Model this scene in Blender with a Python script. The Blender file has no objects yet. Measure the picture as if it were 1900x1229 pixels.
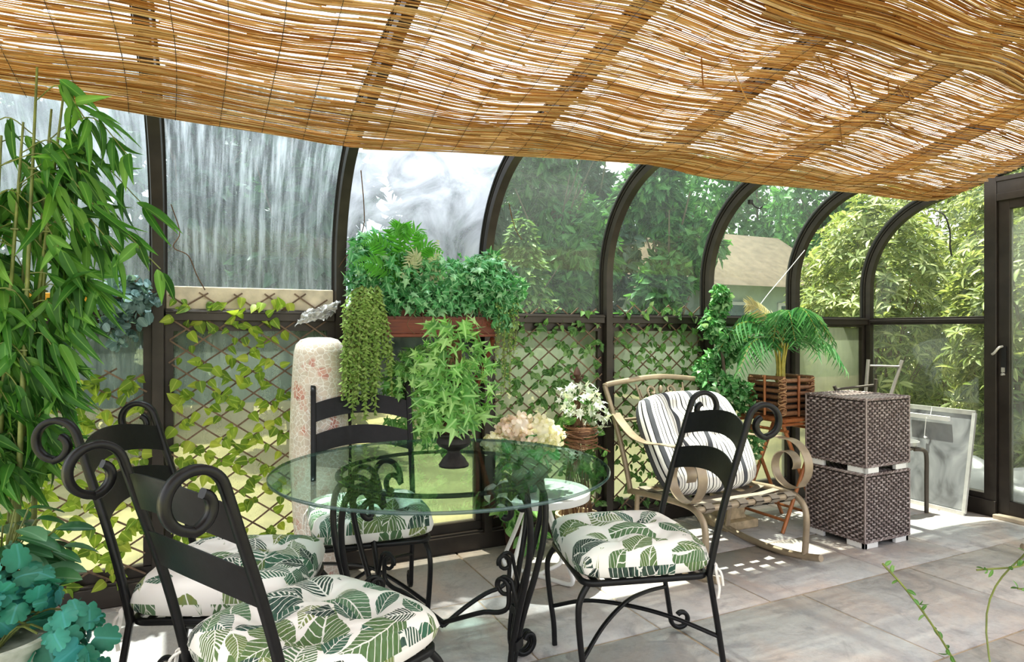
import bpy, math, random
import numpy as np
from mathutils import Vector, Matrix
RG = random.Random(11)
NP = np.random.default_rng(11)
PI = math.pi
C = bpy.context.scene.collection
OFF = {}

# ------------------------------------------------------------------ mesh helpers
class MB:
    def __init__(s):
        s.v = []; s.q = []; s.t = []; s.g = []; s.n = 0; s.uv = []
    def add(s, V, F, uv=None):
        V = np.asarray(V, float).reshape(-1, 3)
        q = [f for f in F if len(f) == 4]; t = [f for f in F if len(f) == 3]; g = [f for f in F if len(f) > 4]
        if q: s.q.append(np.asarray(q, np.int64) + s.n)
        if t: s.t.append(np.asarray(t, np.int64) + s.n)
        for f in g: s.g.append([i + s.n for i in f])
        s.v.append(V)
        s.uv.append(np.zeros((len(V), 2)) if uv is None else np.asarray(uv, float).reshape(-1, 2))
        s.n += len(V)
        return s
    def addq(s, V, Q=None, T=None, uv=None):
        s.v.append(np.asarray(V, float)); s.uv.append(np.zeros((len(V), 2)) if uv is None else uv)
        if Q is not None and len(Q): s.q.append(np.asarray(Q, np.int64) + s.n)
        if T is not None and len(T): s.t.append(np.asarray(T, np.int64) + s.n)
        s.n += len(V)
    def mesh(s, name, off=(0, 0, 0)):
        V = np.concatenate(s.v) - np.asarray(off, float)
        me = bpy.data.meshes.new(name)
        li = []; tot = []
        if s.q:
            Q = np.concatenate(s.q); li.append(Q.ravel()); tot.append(np.full(len(Q), 4))
        if s.t:
            T = np.concatenate(s.t); li.append(T.ravel()); tot.append(np.full(len(T), 3))
        for f in s.g:
            li.append(np.array(f)); tot.append(np.array([len(f)]))
        L = np.concatenate(li).astype(np.int32); tot = np.concatenate(tot).astype(np.int32)
        st = np.concatenate([[0], np.cumsum(tot)[:-1]]).astype(np.int32)
        me.vertices.add(len(V)); me.loops.add(len(L)); me.polygons.add(len(tot))
        me.vertices.foreach_set('co', V.astype(np.float32).ravel())
        me.loops.foreach_set('vertex_index', L)
        me.polygons.foreach_set('loop_start', st); me.polygons.foreach_set('loop_total', tot)
        U = np.concatenate(s.uv)
        if np.any(U):
            ul = me.uv_layers.new(name='UVMap')
            ul.data.foreach_set('uv', U[L].astype(np.float32).ravel())
        me.update(calc_edges=True)
        return me
    def build(s, name, mat, parent=None, smooth=40, local=False, bevel=0):
        if s.n == 0: return None
        off = (0, 0, 0)
        if parent is not None:
            if not local: off = OFF.get(parent.name, (0, 0, 0))
        elif not local:
            V = np.concatenate(s.v); a = V.min(0); b = V.max(0)
            off = ((a[0] + b[0]) / 2, (a[1] + b[1]) / 2, a[2])
        me = s.mesh(name, off)
        if smooth:
            me.polygons.foreach_set('use_smooth', np.ones(len(me.polygons), bool))
            if smooth < 170: me.set_sharp_from_angle(angle=math.radians(smooth))
        me.materials.append(mat)
        o = bpy.data.objects.new(name, me); C.objects.link(o)
        if parent is not None:
            o.parent = parent; OFF[o.name] = off if not local else (0, 0, 0)
        else:
            o.location = off; OFF[o.name] = off
        if bevel:
            m = o.modifiers.new('b', 'BEVEL'); m.width = bevel; m.segments = 2; m.limit_method = 'ANGLE'
        return o

def thing(name, label, cat, loc=(0, 0, 0), rz=0, group=None):
    o = bpy.data.objects.new(name, None); C.objects.link(o)
    o.empty_display_size = .1
    o.location = loc; o.rotation_euler = (0, 0, rz); OFF[o.name] = tuple(loc)
    return tag(o, label, cat, group)
def tag(o, label, cat, group=None, kind=None):
    o['label'] = label; o['category'] = cat
    if group: o['group'] = group
    if kind: o['kind'] = kind
    return o
def struct(o, label=None):
    o['kind'] = 'structure'
    if label: o['label'] = label
    return o
def dup(root, loc, rz, label, group=None):
    r = root.copy(); C.objects.link(r); r.location = loc; r.rotation_euler = (0, 0, rz); r['label'] = label
    if group: r['group'] = group
    for ch in list(root.children):
        c = ch.copy(); C.objects.link(c); c.parent = r
        for g in list(ch.children):
            d = g.copy(); C.objects.link(d); d.parent = c
    return r

def nrm(a):
    a = np.asarray(a, float); return a / (np.linalg.norm(a, axis=-1, keepdims=True) + 1e-12)
def box(mb, a, b):
    x0, y0, z0 = a; x1, y1, z1 = b
    V = [(x0,y0,z0),(x1,y0,z0),(x1,y1,z0),(x0,y1,z0),(x0,y0,z1),(x1,y0,z1),(x1,y1,z1),(x0,y1,z1)]
    return mb.add(V, [(0,3,2,1),(4,5,6,7),(0,1,5,4),(1,2,6,5),(2,3,7,6),(3,0,4,7)])
def boxc(mb, c, s, rz=0, M=None):
    m = MB(); box(m, [-k/2 for k in s], [k/2 for k in s]); V = m.v[0]
    if M is not None: V = V @ np.array(M).T
    ca, sa = math.cos(rz), math.sin(rz)
    V = np.stack([V[:,0]*ca - V[:,1]*sa, V[:,0]*sa + V[:,1]*ca, V[:,2]], -1) + np.array(c)
    return mb.addq(V, np.concatenate(m.q))
def crom(P, k=6, closed=False):
    P = np.asarray(P, float); n = len(P)
    if n < 3: return P
    out = []
    rng = n if closed else n - 1
    for i in range(rng):
        if closed: p0, p1, p2, p3 = P[(i-1) % n], P[i], P[(i+1) % n], P[(i+2) % n]
        else:
            p1, p2 = P[i], P[i+1]
            p0 = P[i-1] if i > 0 else 2*p1 - p2
            p3 = P[i+2] if i + 2 < n else 2*p2 - p1
        for j in range(k):
            t = j / k
            out.append(.5*((2*p1) + (p2-p0)*t + (2*p0-5*p1+4*p2-p3)*t*t + (3*p1-p0-3*p2+p3)*t**3))
    if not closed: out.append(P[-1])
    return np.array(out)
def sweep(mb, P, cross, up=None, closed=False, cap=True, scale=None):
    """sweep a closed cross-section (k,2) along P; with up, cross-y follows up"""
    P = np.asarray(P, float); n = len(P); X = np.asarray(cross, float); k = len(X)
    if closed: T = nrm(np.roll(P, -1, 0) - np.roll(P, 1, 0))
    else:
        T = np.empty_like(P); T[1:-1] = P[2:] - P[:-2]; T[0] = P[1] - P[0]; T[-1] = P[-1] - P[-2]; T = nrm(T)
    if up is not None:
        B = np.broadcast_to(np.asarray(up, float), P.shape); B = nrm(B - (B*T).sum(-1, keepdims=True)*T)
    else:
        B = np.empty_like(P)
        a = np.array([0, 0, 1.]) if abs(T[0][2]) < .9 else np.array([1., 0, 0])
        b = nrm(a - a.dot(T[0])*T[0])
        for i in range(n):
            b = b - b.dot(T[i])*T[i]; b = b / (np.linalg.norm(b) + 1e-12); B[i] = b
    N = np.cross(B, T)
    sc = np.ones(n) if scale is None else np.asarray(scale, float)
    V = P[:, None, :] + sc[:, None, None]*(X[None, :, 0, None]*N[:, None, :] + X[None, :, 1, None]*B[:, None, :])
    F = []
    m = n if closed else n - 1
    for i in range(m):
        j = (i+1) % n
        for a in range(k):
            b = (a+1) % k
            F.append((i*k+a, i*k+b, j*k+b, j*k+a))
    if cap and not closed:
        F.append(tuple(range(k-1, -1, -1))); F.append(tuple((n-1)*k + a for a in range(k)))
    return mb.add(V.reshape(-1, 3), F)
def circ(r, n=8):
    return [(r*math.cos(2*PI*i/n), r*math.sin(2*PI*i/n)) for i in range(n)]
def rect(w, t):
    return [(-w/2, -t/2), (w/2, -t/2), (w/2, t/2), (-w/2, t/2)]
def rrect(w, t, b):
    return [(-w/2+b,-t/2),(w/2-b,-t/2),(w/2,-t/2+b),(w/2,t/2-b),(w/2-b,t/2),(-w/2+b,t/2),(-w/2,t/2-b),(-w/2,-t/2+b)]
def tube(mb, P, r, n=8, closed=False, k=0, taper=None, cap=True):
    if k: P = crom(P, k, closed)
    P = np.asarray(P, float)
    sc = None
    if taper is not None: sc = np.interp(np.linspace(0, 1, len(P)), np.linspace(0, 1, len(taper)), taper)
    return sweep(mb, P, circ(r, n), None, closed, cap, sc)
def lathe(mb, prof, n=32, c=(0, 0, 0), a0=0, rib=None):
    V = []; F = []; m = len(prof)
    for i in range(n):
        a = 2*PI*i/n + a0
        for (r, z) in prof:
            rr = r*(1 + (rib(a, z) if rib else 0))
            V.append((c[0]+rr*math.cos(a), c[1]+rr*math.sin(a), c[2]+z))
    for i in range(n):
        j = (i+1) % n
        for k in range(m-1):
            F.append((i*m+k, j*m+k, j*m+k+1, i*m+k+1))
    if prof[0][0] > 1e-4: F.append(tuple(i*m for i in range(n-1, -1, -1)))
    if prof[-1][0] > 1e-4: F.append(tuple(i*m+m-1 for i in range(n)))
    return mb.add(V, F)
def spiral(c, r0, r1, a0, a1, n=24):
    t = np.linspace(0, 1, n); a = a0 + (a1-a0)*t; r = r0 + (r1-r0)*t
    return np.stack([c[0]+r*np.cos(a), c[1]+r*np.sin(a)], -1)

# ------------------------------------------------------------------ leaves
def strip_leaf(st, fold=.25, droop=.15, wave=0):
    V = []; Q = []
    for i, (t, w) in enumerate(st):
        z = -droop*t*t
        for s in (-1, 0, 1):
            V.append((s*w*.5, t, z + fold*abs(s)*w*.3 + (wave*math.sin(t*9+s) if s else 0)))
    for i in range(len(st)-1):
        a = i*3
        Q += [(a, a+1, a+4, a+3), (a+1, a+2, a+5, a+4)]
    return np.array(V), np.array(Q), None
LF = {
 'lance': strip_leaf([(0,.1),(.06,.5),(.15,.85),(.32,1),(.5,.9),(.7,.6),(.87,.26),(1,.01)], .22, .3),
 'heart': strip_leaf([(0,.3),(.03,.62),(.1,.88),(.22,1),(.4,.95),(.6,.72),(.8,.4),(.92,.17),(1,.01)], .3, .2),
 'oval': strip_leaf([(0,.06),(.08,.4),(.2,.72),(.38,.97),(.55,1),(.72,.85),(.86,.56),(.95,.25),(1,.01)], .25, .2),
 'round': strip_leaf([(0,.25),(.15,.8),(.5,1),(.85,.7),(1,.15)], .15, .1),
 'rhodo': strip_leaf([(0,.1),(.3,.8),(.6,1),(.85,.6),(1,.02)], .25, .3),
 'blade': strip_leaf([(0,.6),(.4,1),(1,.03)], .3, .3),
 'fat': strip_leaf([(0,.5),(.35,1),(.7,.85),(1,.1)], -.9, .0),
 'card': strip_leaf([(0,.3),(.5,1),(1,.1)], .3, .2),
}
def fan_leaf(pts, z=.08):
    V = [(0, .35, z)] + [(x, y, 0 if abs(x) < .3 else -.06) for x, y in pts]
    n = len(pts)
    T = [(0, 1+i, 1+(i+1) % n) for i in range(n)]
    return np.array(V, float), None, np.array(T)
LF['ivy'] = fan_leaf([(0,0),(.18,.08),(.46,-.05),(.27,.24),(.56,.48),(.2,.5),(0,1),(-.2,.5),(-.56,.48),(-.27,.24),(-.46,-.05),(-.18,.08)])
LF['star'] = fan_leaf([(0,.02),(.12,.16),(.42,-.08),(.2,.27),(.6,.5),(.13,.48),(0,1.05),(-.13,.48),(-.6,.5),(-.2,.27),(-.42,-.08),(-.12,.16)])
LF['geran'] = fan_leaf([(0,.06),(.1,-.02),(.24,-.06),(.36,.0),(.42,.1),(.40,.22),(.5,.26),(.57,.38),(.54,.5),(.45,.56),(.5,.66),(.46,.78),(.34,.84),(.24,.80),(.2,.92),(.1,1.),(0,.96),(-.1,1.),(-.2,.92),(-.24,.80),(-.34,.84),(-.46,.78),(-.5,.66),(-.45,.56),(-.54,.5),(-.57,.38),(-.5,.26),(-.40,.22),(-.42,.1),(-.36,.0),(-.24,-.06),(-.1,-.02)], .1)
def leaves(mb, kind, pos, d, nr, L, W):
    V, Q, T = LF[kind]
    pos = np.asarray(pos, float); n = len(pos)
    if n == 0: return
    Y = nrm(np.asarray(d, float)); Z = np.asarray(nr, float)
    Z = Z - (Z*Y).sum(-1, keepdims=True)*Y
    bad = np.linalg.norm(Z, axis=-1) < 1e-4
    Z[bad] = np.array([.3, .5, .8]); Z = Z - (Z*Y).sum(-1, keepdims=True)*Y
    Z = nrm(Z); X = np.cross(Y, Z)
    L = np.broadcast_to(np.asarray(L, float), (n,)); W = np.broadcast_to(np.asarray(W, float), (n,))
    A = (pos[:, None, :] + V[None, :, 0, None]*X[:, None, :]*W[:, None, None] + V[None, :, 1, None]*Y[:, None, :]*L[:, None, None]
         + V[None, :, 2, None]*Z[:, None, :]*L[:, None, None])
    o = (np.arange(n)*len(V))[:, None, None]
    mb.addq(A.reshape(-1, 3), (Q[None] + o).reshape(-1, 4) if Q is not None else None, (T[None] + o).reshape(-1, 3) if T is not None else None, np.tile(np.stack([V[:, 0], V[:, 1] + .001], -1), (n, 1)))
def rnd(n, s=1.):
    return NP.normal(0, s, (n, 3))
def uni(a, b, n=None):
    return NP.uniform(a, b, n)
def blob(n, c, r, shell=.5):
    d = nrm(rnd(n)); rad = uni(shell, 1, n)**.6
    return np.asarray(c) + d*rad[:, None]*np.asarray(r), d

# ------------------------------------------------------------------ materials
class NT:
    def __init__(s, name):
        s.m = bpy.data.materials.new(name); s.m.use_nodes = True; s.t = s.m.node_tree; s.t.nodes.clear()
        s.out = s.t.nodes.new('ShaderNodeOutputMaterial')
    def n(s, typ, ins=None, **kw):
        nd = s.t.nodes.new(typ)
        for k, v in kw.items(): setattr(nd, k, v)
        for k, v in (ins or {}).items():
            sk = nd.inputs[k]
            if isinstance(v, bpy.types.NodeSocket): s.t.links.new(v, sk)
            else: sk.default_value = v
        return nd
    def math(s, op, a, b=0., c=0.):
        return s.n('ShaderNodeMath', {0: a, 1: b, 2: c}, operation=op).outputs[0]
    def vmath(s, op, a, b=(0, 0, 0)):
        return s.n('ShaderNodeVectorMath', {0: a, 1: b}, operation=op).outputs[0]
    def mix(s, fac, a, b, mode='MIX'):
        nd = s.n('ShaderNodeMix', None, data_type='RGBA', blend_type=mode)
        for i, v in ((0, fac), (6, a), (7, b)):
            sk = nd.inputs[i]
            if isinstance(v, bpy.types.NodeSocket): s.t.links.new(v, sk)
            else: sk.default_value = v if i == 0 else (tuple(v) + (1,))[:4]
        return nd.outputs[2]
    def ramp(s, fac, stops, interp='LINEAR'):
        nd = s.n('ShaderNodeValToRGB', {0: fac}); cr = nd.color_ramp; cr.interpolation = interp
        while len(cr.elements) < len(stops): cr.elements.new(.5)
        for e, (p, c) in zip(cr.elements, stops):
            e.position = p; e.color = (tuple(c) + (1,))[:4] if not isinstance(c, (int, float)) else (c, c, c, 1)
        return nd.outputs[0]
    def coord(s, which='Object', scale=(1, 1, 1), rot=(0, 0, 0)):
        tc = s.n('ShaderNodeTexCoord')
        return s.n('ShaderNodeMapping', {0: tc.outputs[which], 3: scale, 2: rot}).outputs[0]
    def noise(s, vec, scale, detail=4, rough=.55, dist=0):
        return s.n('ShaderNodeTexNoise', {'Vector': vec, 'Scale': scale, 'Detail': detail, 'Roughness': rough, 'Distortion': dist}).outputs[0]
    def island(s):
        return s.n('ShaderNodeNewGeometry').outputs['Random Per Island']
    def bump(s, h, strength=.3, dist=.01):
        return s.n('ShaderNodeBump', {'Height': h, 'Strength': strength, 'Distance': dist}).outputs[0]
    def pbr(s, col, rough=.5, metal=0., nor=None, spec=None, **kw):
        ins = {'Base Color': col if isinstance(col, bpy.types.NodeSocket) else (tuple(col)+(1,))[:4], 'Roughness': rough, 'Metallic': metal}
        if nor is not None: ins['Normal'] = nor
        if spec is not None: ins['Specular IOR Level'] = spec
        ins.update(kw)
        return s.n('ShaderNodeBsdfPrincipled', ins).outputs[0]
    def mixsh(s, fac, a, b):
        return s.n('ShaderNodeMixShader', {0: fac, 1: a, 2: b}).outputs[0]
    def done(s, sh):
        s.t.links.new(sh, s.out.inputs[0]); return s.m

def m_plain(name, col, rough=.5, metal=0., var=.15, scale=12, bump=.0, spec=None):
    t = NT(name); c = t.coord(); n = t.noise(c, scale)
    a = tuple(k*(1-var) for k in col); b = tuple(min(1, k*(1+var)) for k in col)
    cc = t.ramp(n, [(.3, a), (.7, b)])
    return t.done(t.pbr(cc, rough, metal, t.bump(n, bump) if bump else None, spec))
def m_leaf(name, cols, trans=.35, rough=.45, spec=.4, edge=.38):
    t = NT(name); r = t.island()
    k = len(cols)
    cc = t.ramp(r, [(i/(k-1) if k > 1 else 0, c) for i, c in enumerate(cols)])
    n = t.noise(t.coord(), 25, 2)
    ux = t.math('ABSOLUTE', t.n('ShaderNodeSeparateXYZ', {0: t.n('ShaderNodeTexCoord').outputs['UV']}).outputs[0])
    cc = t.mix(t.ramp(ux, [(.12, 0.), (.5, edge)]), cc, tuple(k_*.35 for k_ in cols[min(1, len(cols)-1)]))
    cc = t.mix(t.ramp(ux, [(.015, .5), (.06, 0.)]), cc, tuple(min(1, k_*1.3+.08) for k_ in cols[-1]))
    cc = t.mix(t.math('MULTIPLY', n, .35), cc, tuple(min(1, k_*1.6+.02) for k_ in cols[len(cols)//2]))
    p = t.pbr(cc, rough, 0, None, spec)
    tr = t.n('ShaderNodeBsdfTranslucent', {0: t.mix(1., cc, (1.0, 1.0, .55), 'MULTIPLY')}).outputs[0]
    return t.done(t.mixsh(trans, p, tr))
def m_glass(name, tint=(.93, .97, .95), fog=.05, fogcol=(.8, .85, .88), streak=0., swirl=0., refl=1., seed=0., lo=.35, hi=.75, roof=False):
    t = NT(name); c = t.coord()
    tr = t.n('ShaderNodeBsdfTransparent', {0: tint + (1,)}).outputs[0]
    gl = t.n('ShaderNodeBsdfGlossy', {0: (1, 1, 1, 1), 'Roughness': .02}).outputs[0]
    fc5 = t.math('POWER', t.n('ShaderNodeLayerWeight', {0: .5}).outputs[1], 5.)
    fr = t.math('MULTIPLY', t.math('MULTIPLY_ADD', fc5, .92, .05), refl)
    sh = t.mixsh(fr, tr, gl)
    cv = t.n('ShaderNodeMapping', {0: c, 1: (seed*3.1, seed*1.7, seed)}).outputs[0]
    f = None
    speck = t.ramp(t.noise(cv, 130, 2), [(.55, 0.), (.78, 1.)])
    if streak:
        v1 = t.n('ShaderNodeMapping', {0: cv, 3: (1, .07, .07)}).outputs[0]
        n1 = t.noise(v1, 34, 5, .65)
        n2 = t.noise(cv, 3.0, 4)
        f = t.math('MULTIPLY', t.ramp(n1, [(lo, 0.), (hi, 1.)]), t.ramp(n2, [(.25, .25), (.7, 1.)]))
        f = t.math('MULTIPLY_ADD', f, streak, fog)
    if swirl:
        v2 = t.n('ShaderNodeMapping', {0: cv, 3: (1, 1, .6), 2: (0, .5, 0)}).outputs[0]
        n3 = t.noise(v2, 2.6, 6, .6, 1.6)
        g = t.math('MULTIPLY', t.ramp(n3, [(.3, 0.), (.62, 1.)]), swirl)
        f = g if f is None else t.math('ADD', f, g)
        if not streak: f = t.math('ADD', f, fog)
    if f is None:
        f = t.math('MULTIPLY_ADD', t.noise(cv, 2.2, 5), fog*.9, fog*.45)
    f = t.math('MULTIPLY_ADD', speck, .05, f)
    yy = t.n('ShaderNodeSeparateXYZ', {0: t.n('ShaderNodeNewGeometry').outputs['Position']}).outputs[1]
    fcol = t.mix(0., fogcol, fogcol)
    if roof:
        rf = t.n('ShaderNodeMapRange', {0: yy, 1: 3.27, 2: 3.12, 3: 0., 4: .80}).outputs[0]  # pale film added over the roof slope: whitens the sky behind, diffuses light
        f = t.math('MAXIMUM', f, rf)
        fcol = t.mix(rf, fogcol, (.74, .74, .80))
    f = t.n('ShaderNodeClamp', {0: f, 1: 0., 2: .97}).outputs[0]
    df = t.n('ShaderNodeBsdfDiffuse', {0: fcol}).outputs[0]
    tl = t.n('ShaderNodeBsdfTranslucent', {0: fcol}).outputs[0]
    fg = t.mixsh(.72, df, tl)
    return t.done(t.mixsh(f, sh, fg))

M = {}
M['bronze'] = m_plain('bronze_frame', (.042, .034, .028), .42, .3, .3, 6, 0)
M['gasket'] = m_plain('black_gasket', (.012, .012, .012), .6)
M['iron'] = m_plain('black_iron', (.009, .009, .010), .36, .0, .25, 40, .05, .32)
M['tan_metal'] = m_plain('tan_metal', (.37, .30, .215), .42, .35, .2, 9)
M['brown_metal'] = m_plain('brown_metal', (.10, .085, .07), .45, .3, .15, 9)
M['white_metal'] = m_plain('white_enamel', (.82, .82, .80), .4, 0, .05, 10)
M['redwood'] = None
def wood(name, dark, light, scale=(3, 60, 60), rough=.5):
    t = NT(name); c = t.coord('Object', scale); n = t.noise(c, 1.6, 6, .6, .6)
    r = t.island(); f = t.math('MULTIPLY_ADD', r, .35, t.math('MULTIPLY', n, .75))
    return t.done(t.pbr(t.ramp(f, [(.25, dark), (.8, light)]), rough, 0, t.bump(n, .2)))
M['redwood'] = wood('redwood', (.05, .011, .005), (.24, .055, .02))
M['log'] = wood('peeled_log', (.10, .04, .02), (.36, .19, .10), (30, 30, 30))
M['stick'] = wood('bamboo_stick', (.20, .06, .02), (.48, .19, .07), (25, 25, 8), .35)
M['twig'] = wood('twig', (.07, .035, .018), (.22, .12, .06), (40, 40, 40), .7)
M['trunk'] = wood('bark', (.05, .04, .03), (.17, .13, .10), (12, 12, 3), .9)
M['willow'] = wood('willow_lath', (.09, .055, .035), (.26, .18, .12), (40, 40, 40), .7)
M['soil'] = m_plain('soil', (.03, .02, .014), .95, 0, .5, 60, .5)
M['urn'] = m_plain('dark_urn', (.022, .018, .016), .55, .1, .4, 30, .2)
M['stone'] = m_plain('tan_stone', (.46, .37, .24), .85, 0, .3, 18, .4)
M['darkpot'] = m_plain('brown_pot', (.06, .025, .015), .6, 0, .3, 20)
def reed_mat():
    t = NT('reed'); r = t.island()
    cc = t.ramp(r, [(0, (.12, .045, .012)), (.14, (.34, .15, .04)), (.35, (.60, .35, .13)), (.65, (.76, .54, .28)), (1, (.90, .77, .54))])  # mixed reed tones; the darkest also stand in for shadow lines between reeds
    px = t.n('ShaderNodeSeparateXYZ', {0: t.coord()}).outputs[0]
    seg = t.n('ShaderNodeTexWhiteNoise', {1: t.math('ADD', t.math('MULTIPLY', r, 917.), t.math('FLOOR', t.math('MULTIPLY_ADD', px, 4.2, t.math('MULTIPLY', r, 9.))))}, noise_dimensions='1D').outputs[0]
    cc = t.mix(t.ramp(seg, [(.5, 0.), (.52, .22), (.84, .24), (.86, .62)], 'CONSTANT'), cc, (.27, .115, .03))
    c = t.coord('Object', (3, 40, 40)); n = t.noise(c, 2, 4)
    big = t.noise(t.coord('Object', (1, 2.2, 1)), 1.3, 3)
    cc = t.mix(t.ramp(n, [(.45, .0), (.8, .45)]), cc, (.36, .14, .03))
    cc = t.mix(t.ramp(big, [(.5, 0.), (.7, .3)]), cc, (.50, .23, .05))
    p = t.pbr(cc, .55, 0, None, .25)
    tr = t.n('ShaderNodeBsdfTranslucent', {0: t.mix(1., cc, (1., .93, .79), 'MULTIPLY')}).outputs[0]
    return t.done(t.mixsh(.4, p, tr))
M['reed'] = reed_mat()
M['thread'] = m_plain('dark_thread', (.03, .025, .02), .8)
def floor_mat():
    t = NT('flagstone'); r = t.island(); c = t.coord()
    n1 = t.noise(c, 1.7, 6, .6, .8); n2 = t.noise(c, 9, 6, .65); n3 = t.noise(c, 45, 5, .7)
    base = t.ramp(r, [(0, (.41, .41, .42)), (.35, (.53, .505, .485)), (.7, (.47, .48, .485)), (1, (.60, .55, .51))])
    base = t.mix(t.ramp(n1, [(.42, 0.), (.68, .75)]), base, (.56, .43, .36))
    base = t.mix(t.ramp(n2, [(.48, 0.), (.75, .5)]), base, (.24, .245, .27))
    base = t.mix(t.ramp(n3, [(.3, .35), (.6, 0.)]), base, (.60, .57, .55))
    n4 = t.noise(c, 3.6, 7, .7, 1.4)
    base = t.mix(t.ramp(n4, [(.53, 0.), (.66, .45)]), base, (.22, .21, .215))
    h = t.math('ADD', t.math('MULTIPLY', n2, .7), t.math('MULTIPLY', n3, .35))
    rr = t.ramp(n2, [(.3, .42), (.7, .62)])
    return t.done(t.pbr(base, rr, 0, t.bump(h, .5, .02), .4))
M['floor'] = floor_mat()
M['grout'] = m_plain('grout', (.46, .36, .26), .9, 0, .35, 14, .3)
def fabric_print():
    t = NT('palm_leaf_print'); uv = t.n('ShaderNodeTexCoord').outputs['UV']
    inf = t.n('ShaderNodeObjectInfo').outputs['Random']
    shift = t.n('ShaderNodeCombineXYZ', {0: t.math('MULTIPLY', inf, 7.), 1: t.math('MULTIPLY', inf, 3.)}).outputs[0]
    uv = t.vmath('ADD', uv, shift)
    wob = t.n('ShaderNodeTexNoise', {'Vector': uv, 'Scale': 22., 'Detail': 3.}).outputs[1]
    uvw = t.vmath('ADD', uv, t.vmath('MULTIPLY', t.vmath('SUBTRACT', wob, (.5, .5, .5)), (.015, .015, 0)))
    col = None; cur = (.80, .775, .74)
    wc = t.noise(uv, 60, 4, .6)
    for (sc, off, L, W, k, fr) in ((4.3, (3.1, 1.7), .62, .27, 9., 0.), (6.0, (9.3, 2.6), .5, .16, 12., 1.), (5.0, (.35, .8), .60, .25, 13., 1.), (7.4, (7.7, 4.2), .5, .2, 7., 0.)):
        p = t.n('ShaderNodeMapping', {0: uvw, 1: (off[0], off[1], 0), 3: (sc, sc, 1)}).outputs[0]
        v = t.n('ShaderNodeTexVoronoi', {'Vector': p, 'Scale': 1., 'Randomness': .85}, voronoi_dimensions='2D')
        loc = t.vmath('SUBTRACT', p, v.outputs['Position'])
        sp = t.n('ShaderNodeSeparateColor', {0: v.outputs['Color']})
        ang = t.math('MULTIPLY', sp.outputs[0], 6.283)
        q = t.n('ShaderNodeVectorRotate', {'Vector': loc, 'Angle': ang}, rotation_type='Z_AXIS').outputs[0]
        s = t.n('ShaderNodeSeparateXYZ', {0: q}); u, w = s.outputs[0], s.outputs[1]
        w = t.math('ADD', w, t.math('MULTIPLY', t.math('MULTIPLY', u, u), .35))
        aw = t.math('ABSOLUTE', w)
        tt = t.math('DIVIDE', u, L)
        prof = t.math('MULTIPLY', t.math('SUBTRACT', 1., t.math('MULTIPLY', tt, tt)), t.math('MULTIPLY_ADD', tt, -.25, W))
        inside = t.math('LESS_THAN', aw, prof)
        ph = t.math('FRACT', t.math('MULTIPLY', t.math('SUBTRACT', u, t.math('MULTIPLY', aw, .9)), k))
        thr = t.math('MULTIPLY_ADD', t.math('GREATER_THAN', sp.outputs[1], .45 if fr else .8), .28, .13)
        vein = t.math('LESS_THAN', ph, thr)
        mid = t.math('LESS_THAN', aw, .012)
        line = t.math('MAXIMUM', vein, mid)
        keep = t.math('GREATER_THAN', sp.outputs[2], .36)
        leafc = t.ramp(t.math('FRACT', t.math('MULTIPLY', t.math('ADD', sp.outputs[1], sp.outputs[2]), 3.3)),
                       [(0, (.012, .016, .024)), (.26, (.02, .05, .05)), (.45, (.04, .13, .085)), (.7, (.11, .17, .05)), (.9, (.24, .27, .08)), (1, (.06, .17, .12))])
        leafc = t.mix(t.ramp(wc, [(.3, 0.), (.75, .5)]), leafc, (.20, .30, .20))
        leafc = t.mix(t.math('MULTIPLY', line, .93), leafc, (.78, .77, .72))
        fac = t.math('MULTIPLY', inside, keep)
        col = t.mix(fac, cur, leafc); cur = col
    wv = t.noise(uv, 900, 1)
    return t.done(t.pbr(col, .85, 0, t.bump(wv, .08, .001), .15))
M['print'] = fabric_print()
def stripes():
    t = NT('black_white_stripe'); uv = t.n('ShaderNodeTexCoord').outputs['UV']
    x = t.n('ShaderNodeSeparateXYZ', {0: uv}).outputs[0]
    f = t.math('FRACT', t.math('MULTIPLY', x, 5.2))
    W_ = (.78, .77, .75); K = (.03, .03, .035); G = (.10, .105, .12)
    cc = t.ramp(f, [(0, G), (.17, W_), (.30, K), (.325, W_), (.44, K), (.465, W_), (.60, K), (.64, W_), (.74, K), (.765, W_), (.88, K), (.90, W_), (.97, K)], 'CONSTANT')
    return t.done(t.pbr(cc, .85, 0, None, .15))
M['stripe'] = stripes()
def mosaic():
    t = NT('crackle_mosaic'); c = t.coord()
    cw = t.vmath('ADD', c, t.vmath('MULTIPLY', t.n('ShaderNodeTexNoise', {'Vector': c, 'Scale': 14.}).outputs[1], (.03, .03, .03)))
    e = t.n('ShaderNodeTexVoronoi', {'Vector': cw, 'Scale': 36.}, feature='DISTANCE_TO_EDGE').outputs['Distance']
    v = t.n('ShaderNodeTexVoronoi', {'Vector': cw, 'Scale': 36.}).outputs['Color']
    r = t.n('ShaderNodeSeparateColor', {0: v}).outputs[0]
    pn = t.noise(c, 5.5, 3)
    tile = t.ramp(r, [(0, (.62, .55, .47)), (.5, (.72, .62, .54)), (1, (.66, .60, .53))])
    pink = t.ramp(r, [(0, (.55, .25, .20)), (.5, (.66, .40, .33)), (1, (.45, .16, .13))])
    tile = t.mix(t.ramp(pn, [(.60, 0.), (.65, 1.)]), tile, pink)
    cc = t.mix(t.ramp(e, [(.03, 1.), (.07, 0.)]), tile, (.86, .83, .79))
    return t.done(t.pbr(cc, .35, 0, t.bump(e, .3, .004), .4))
M['mosaic'] = mosaic()
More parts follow.
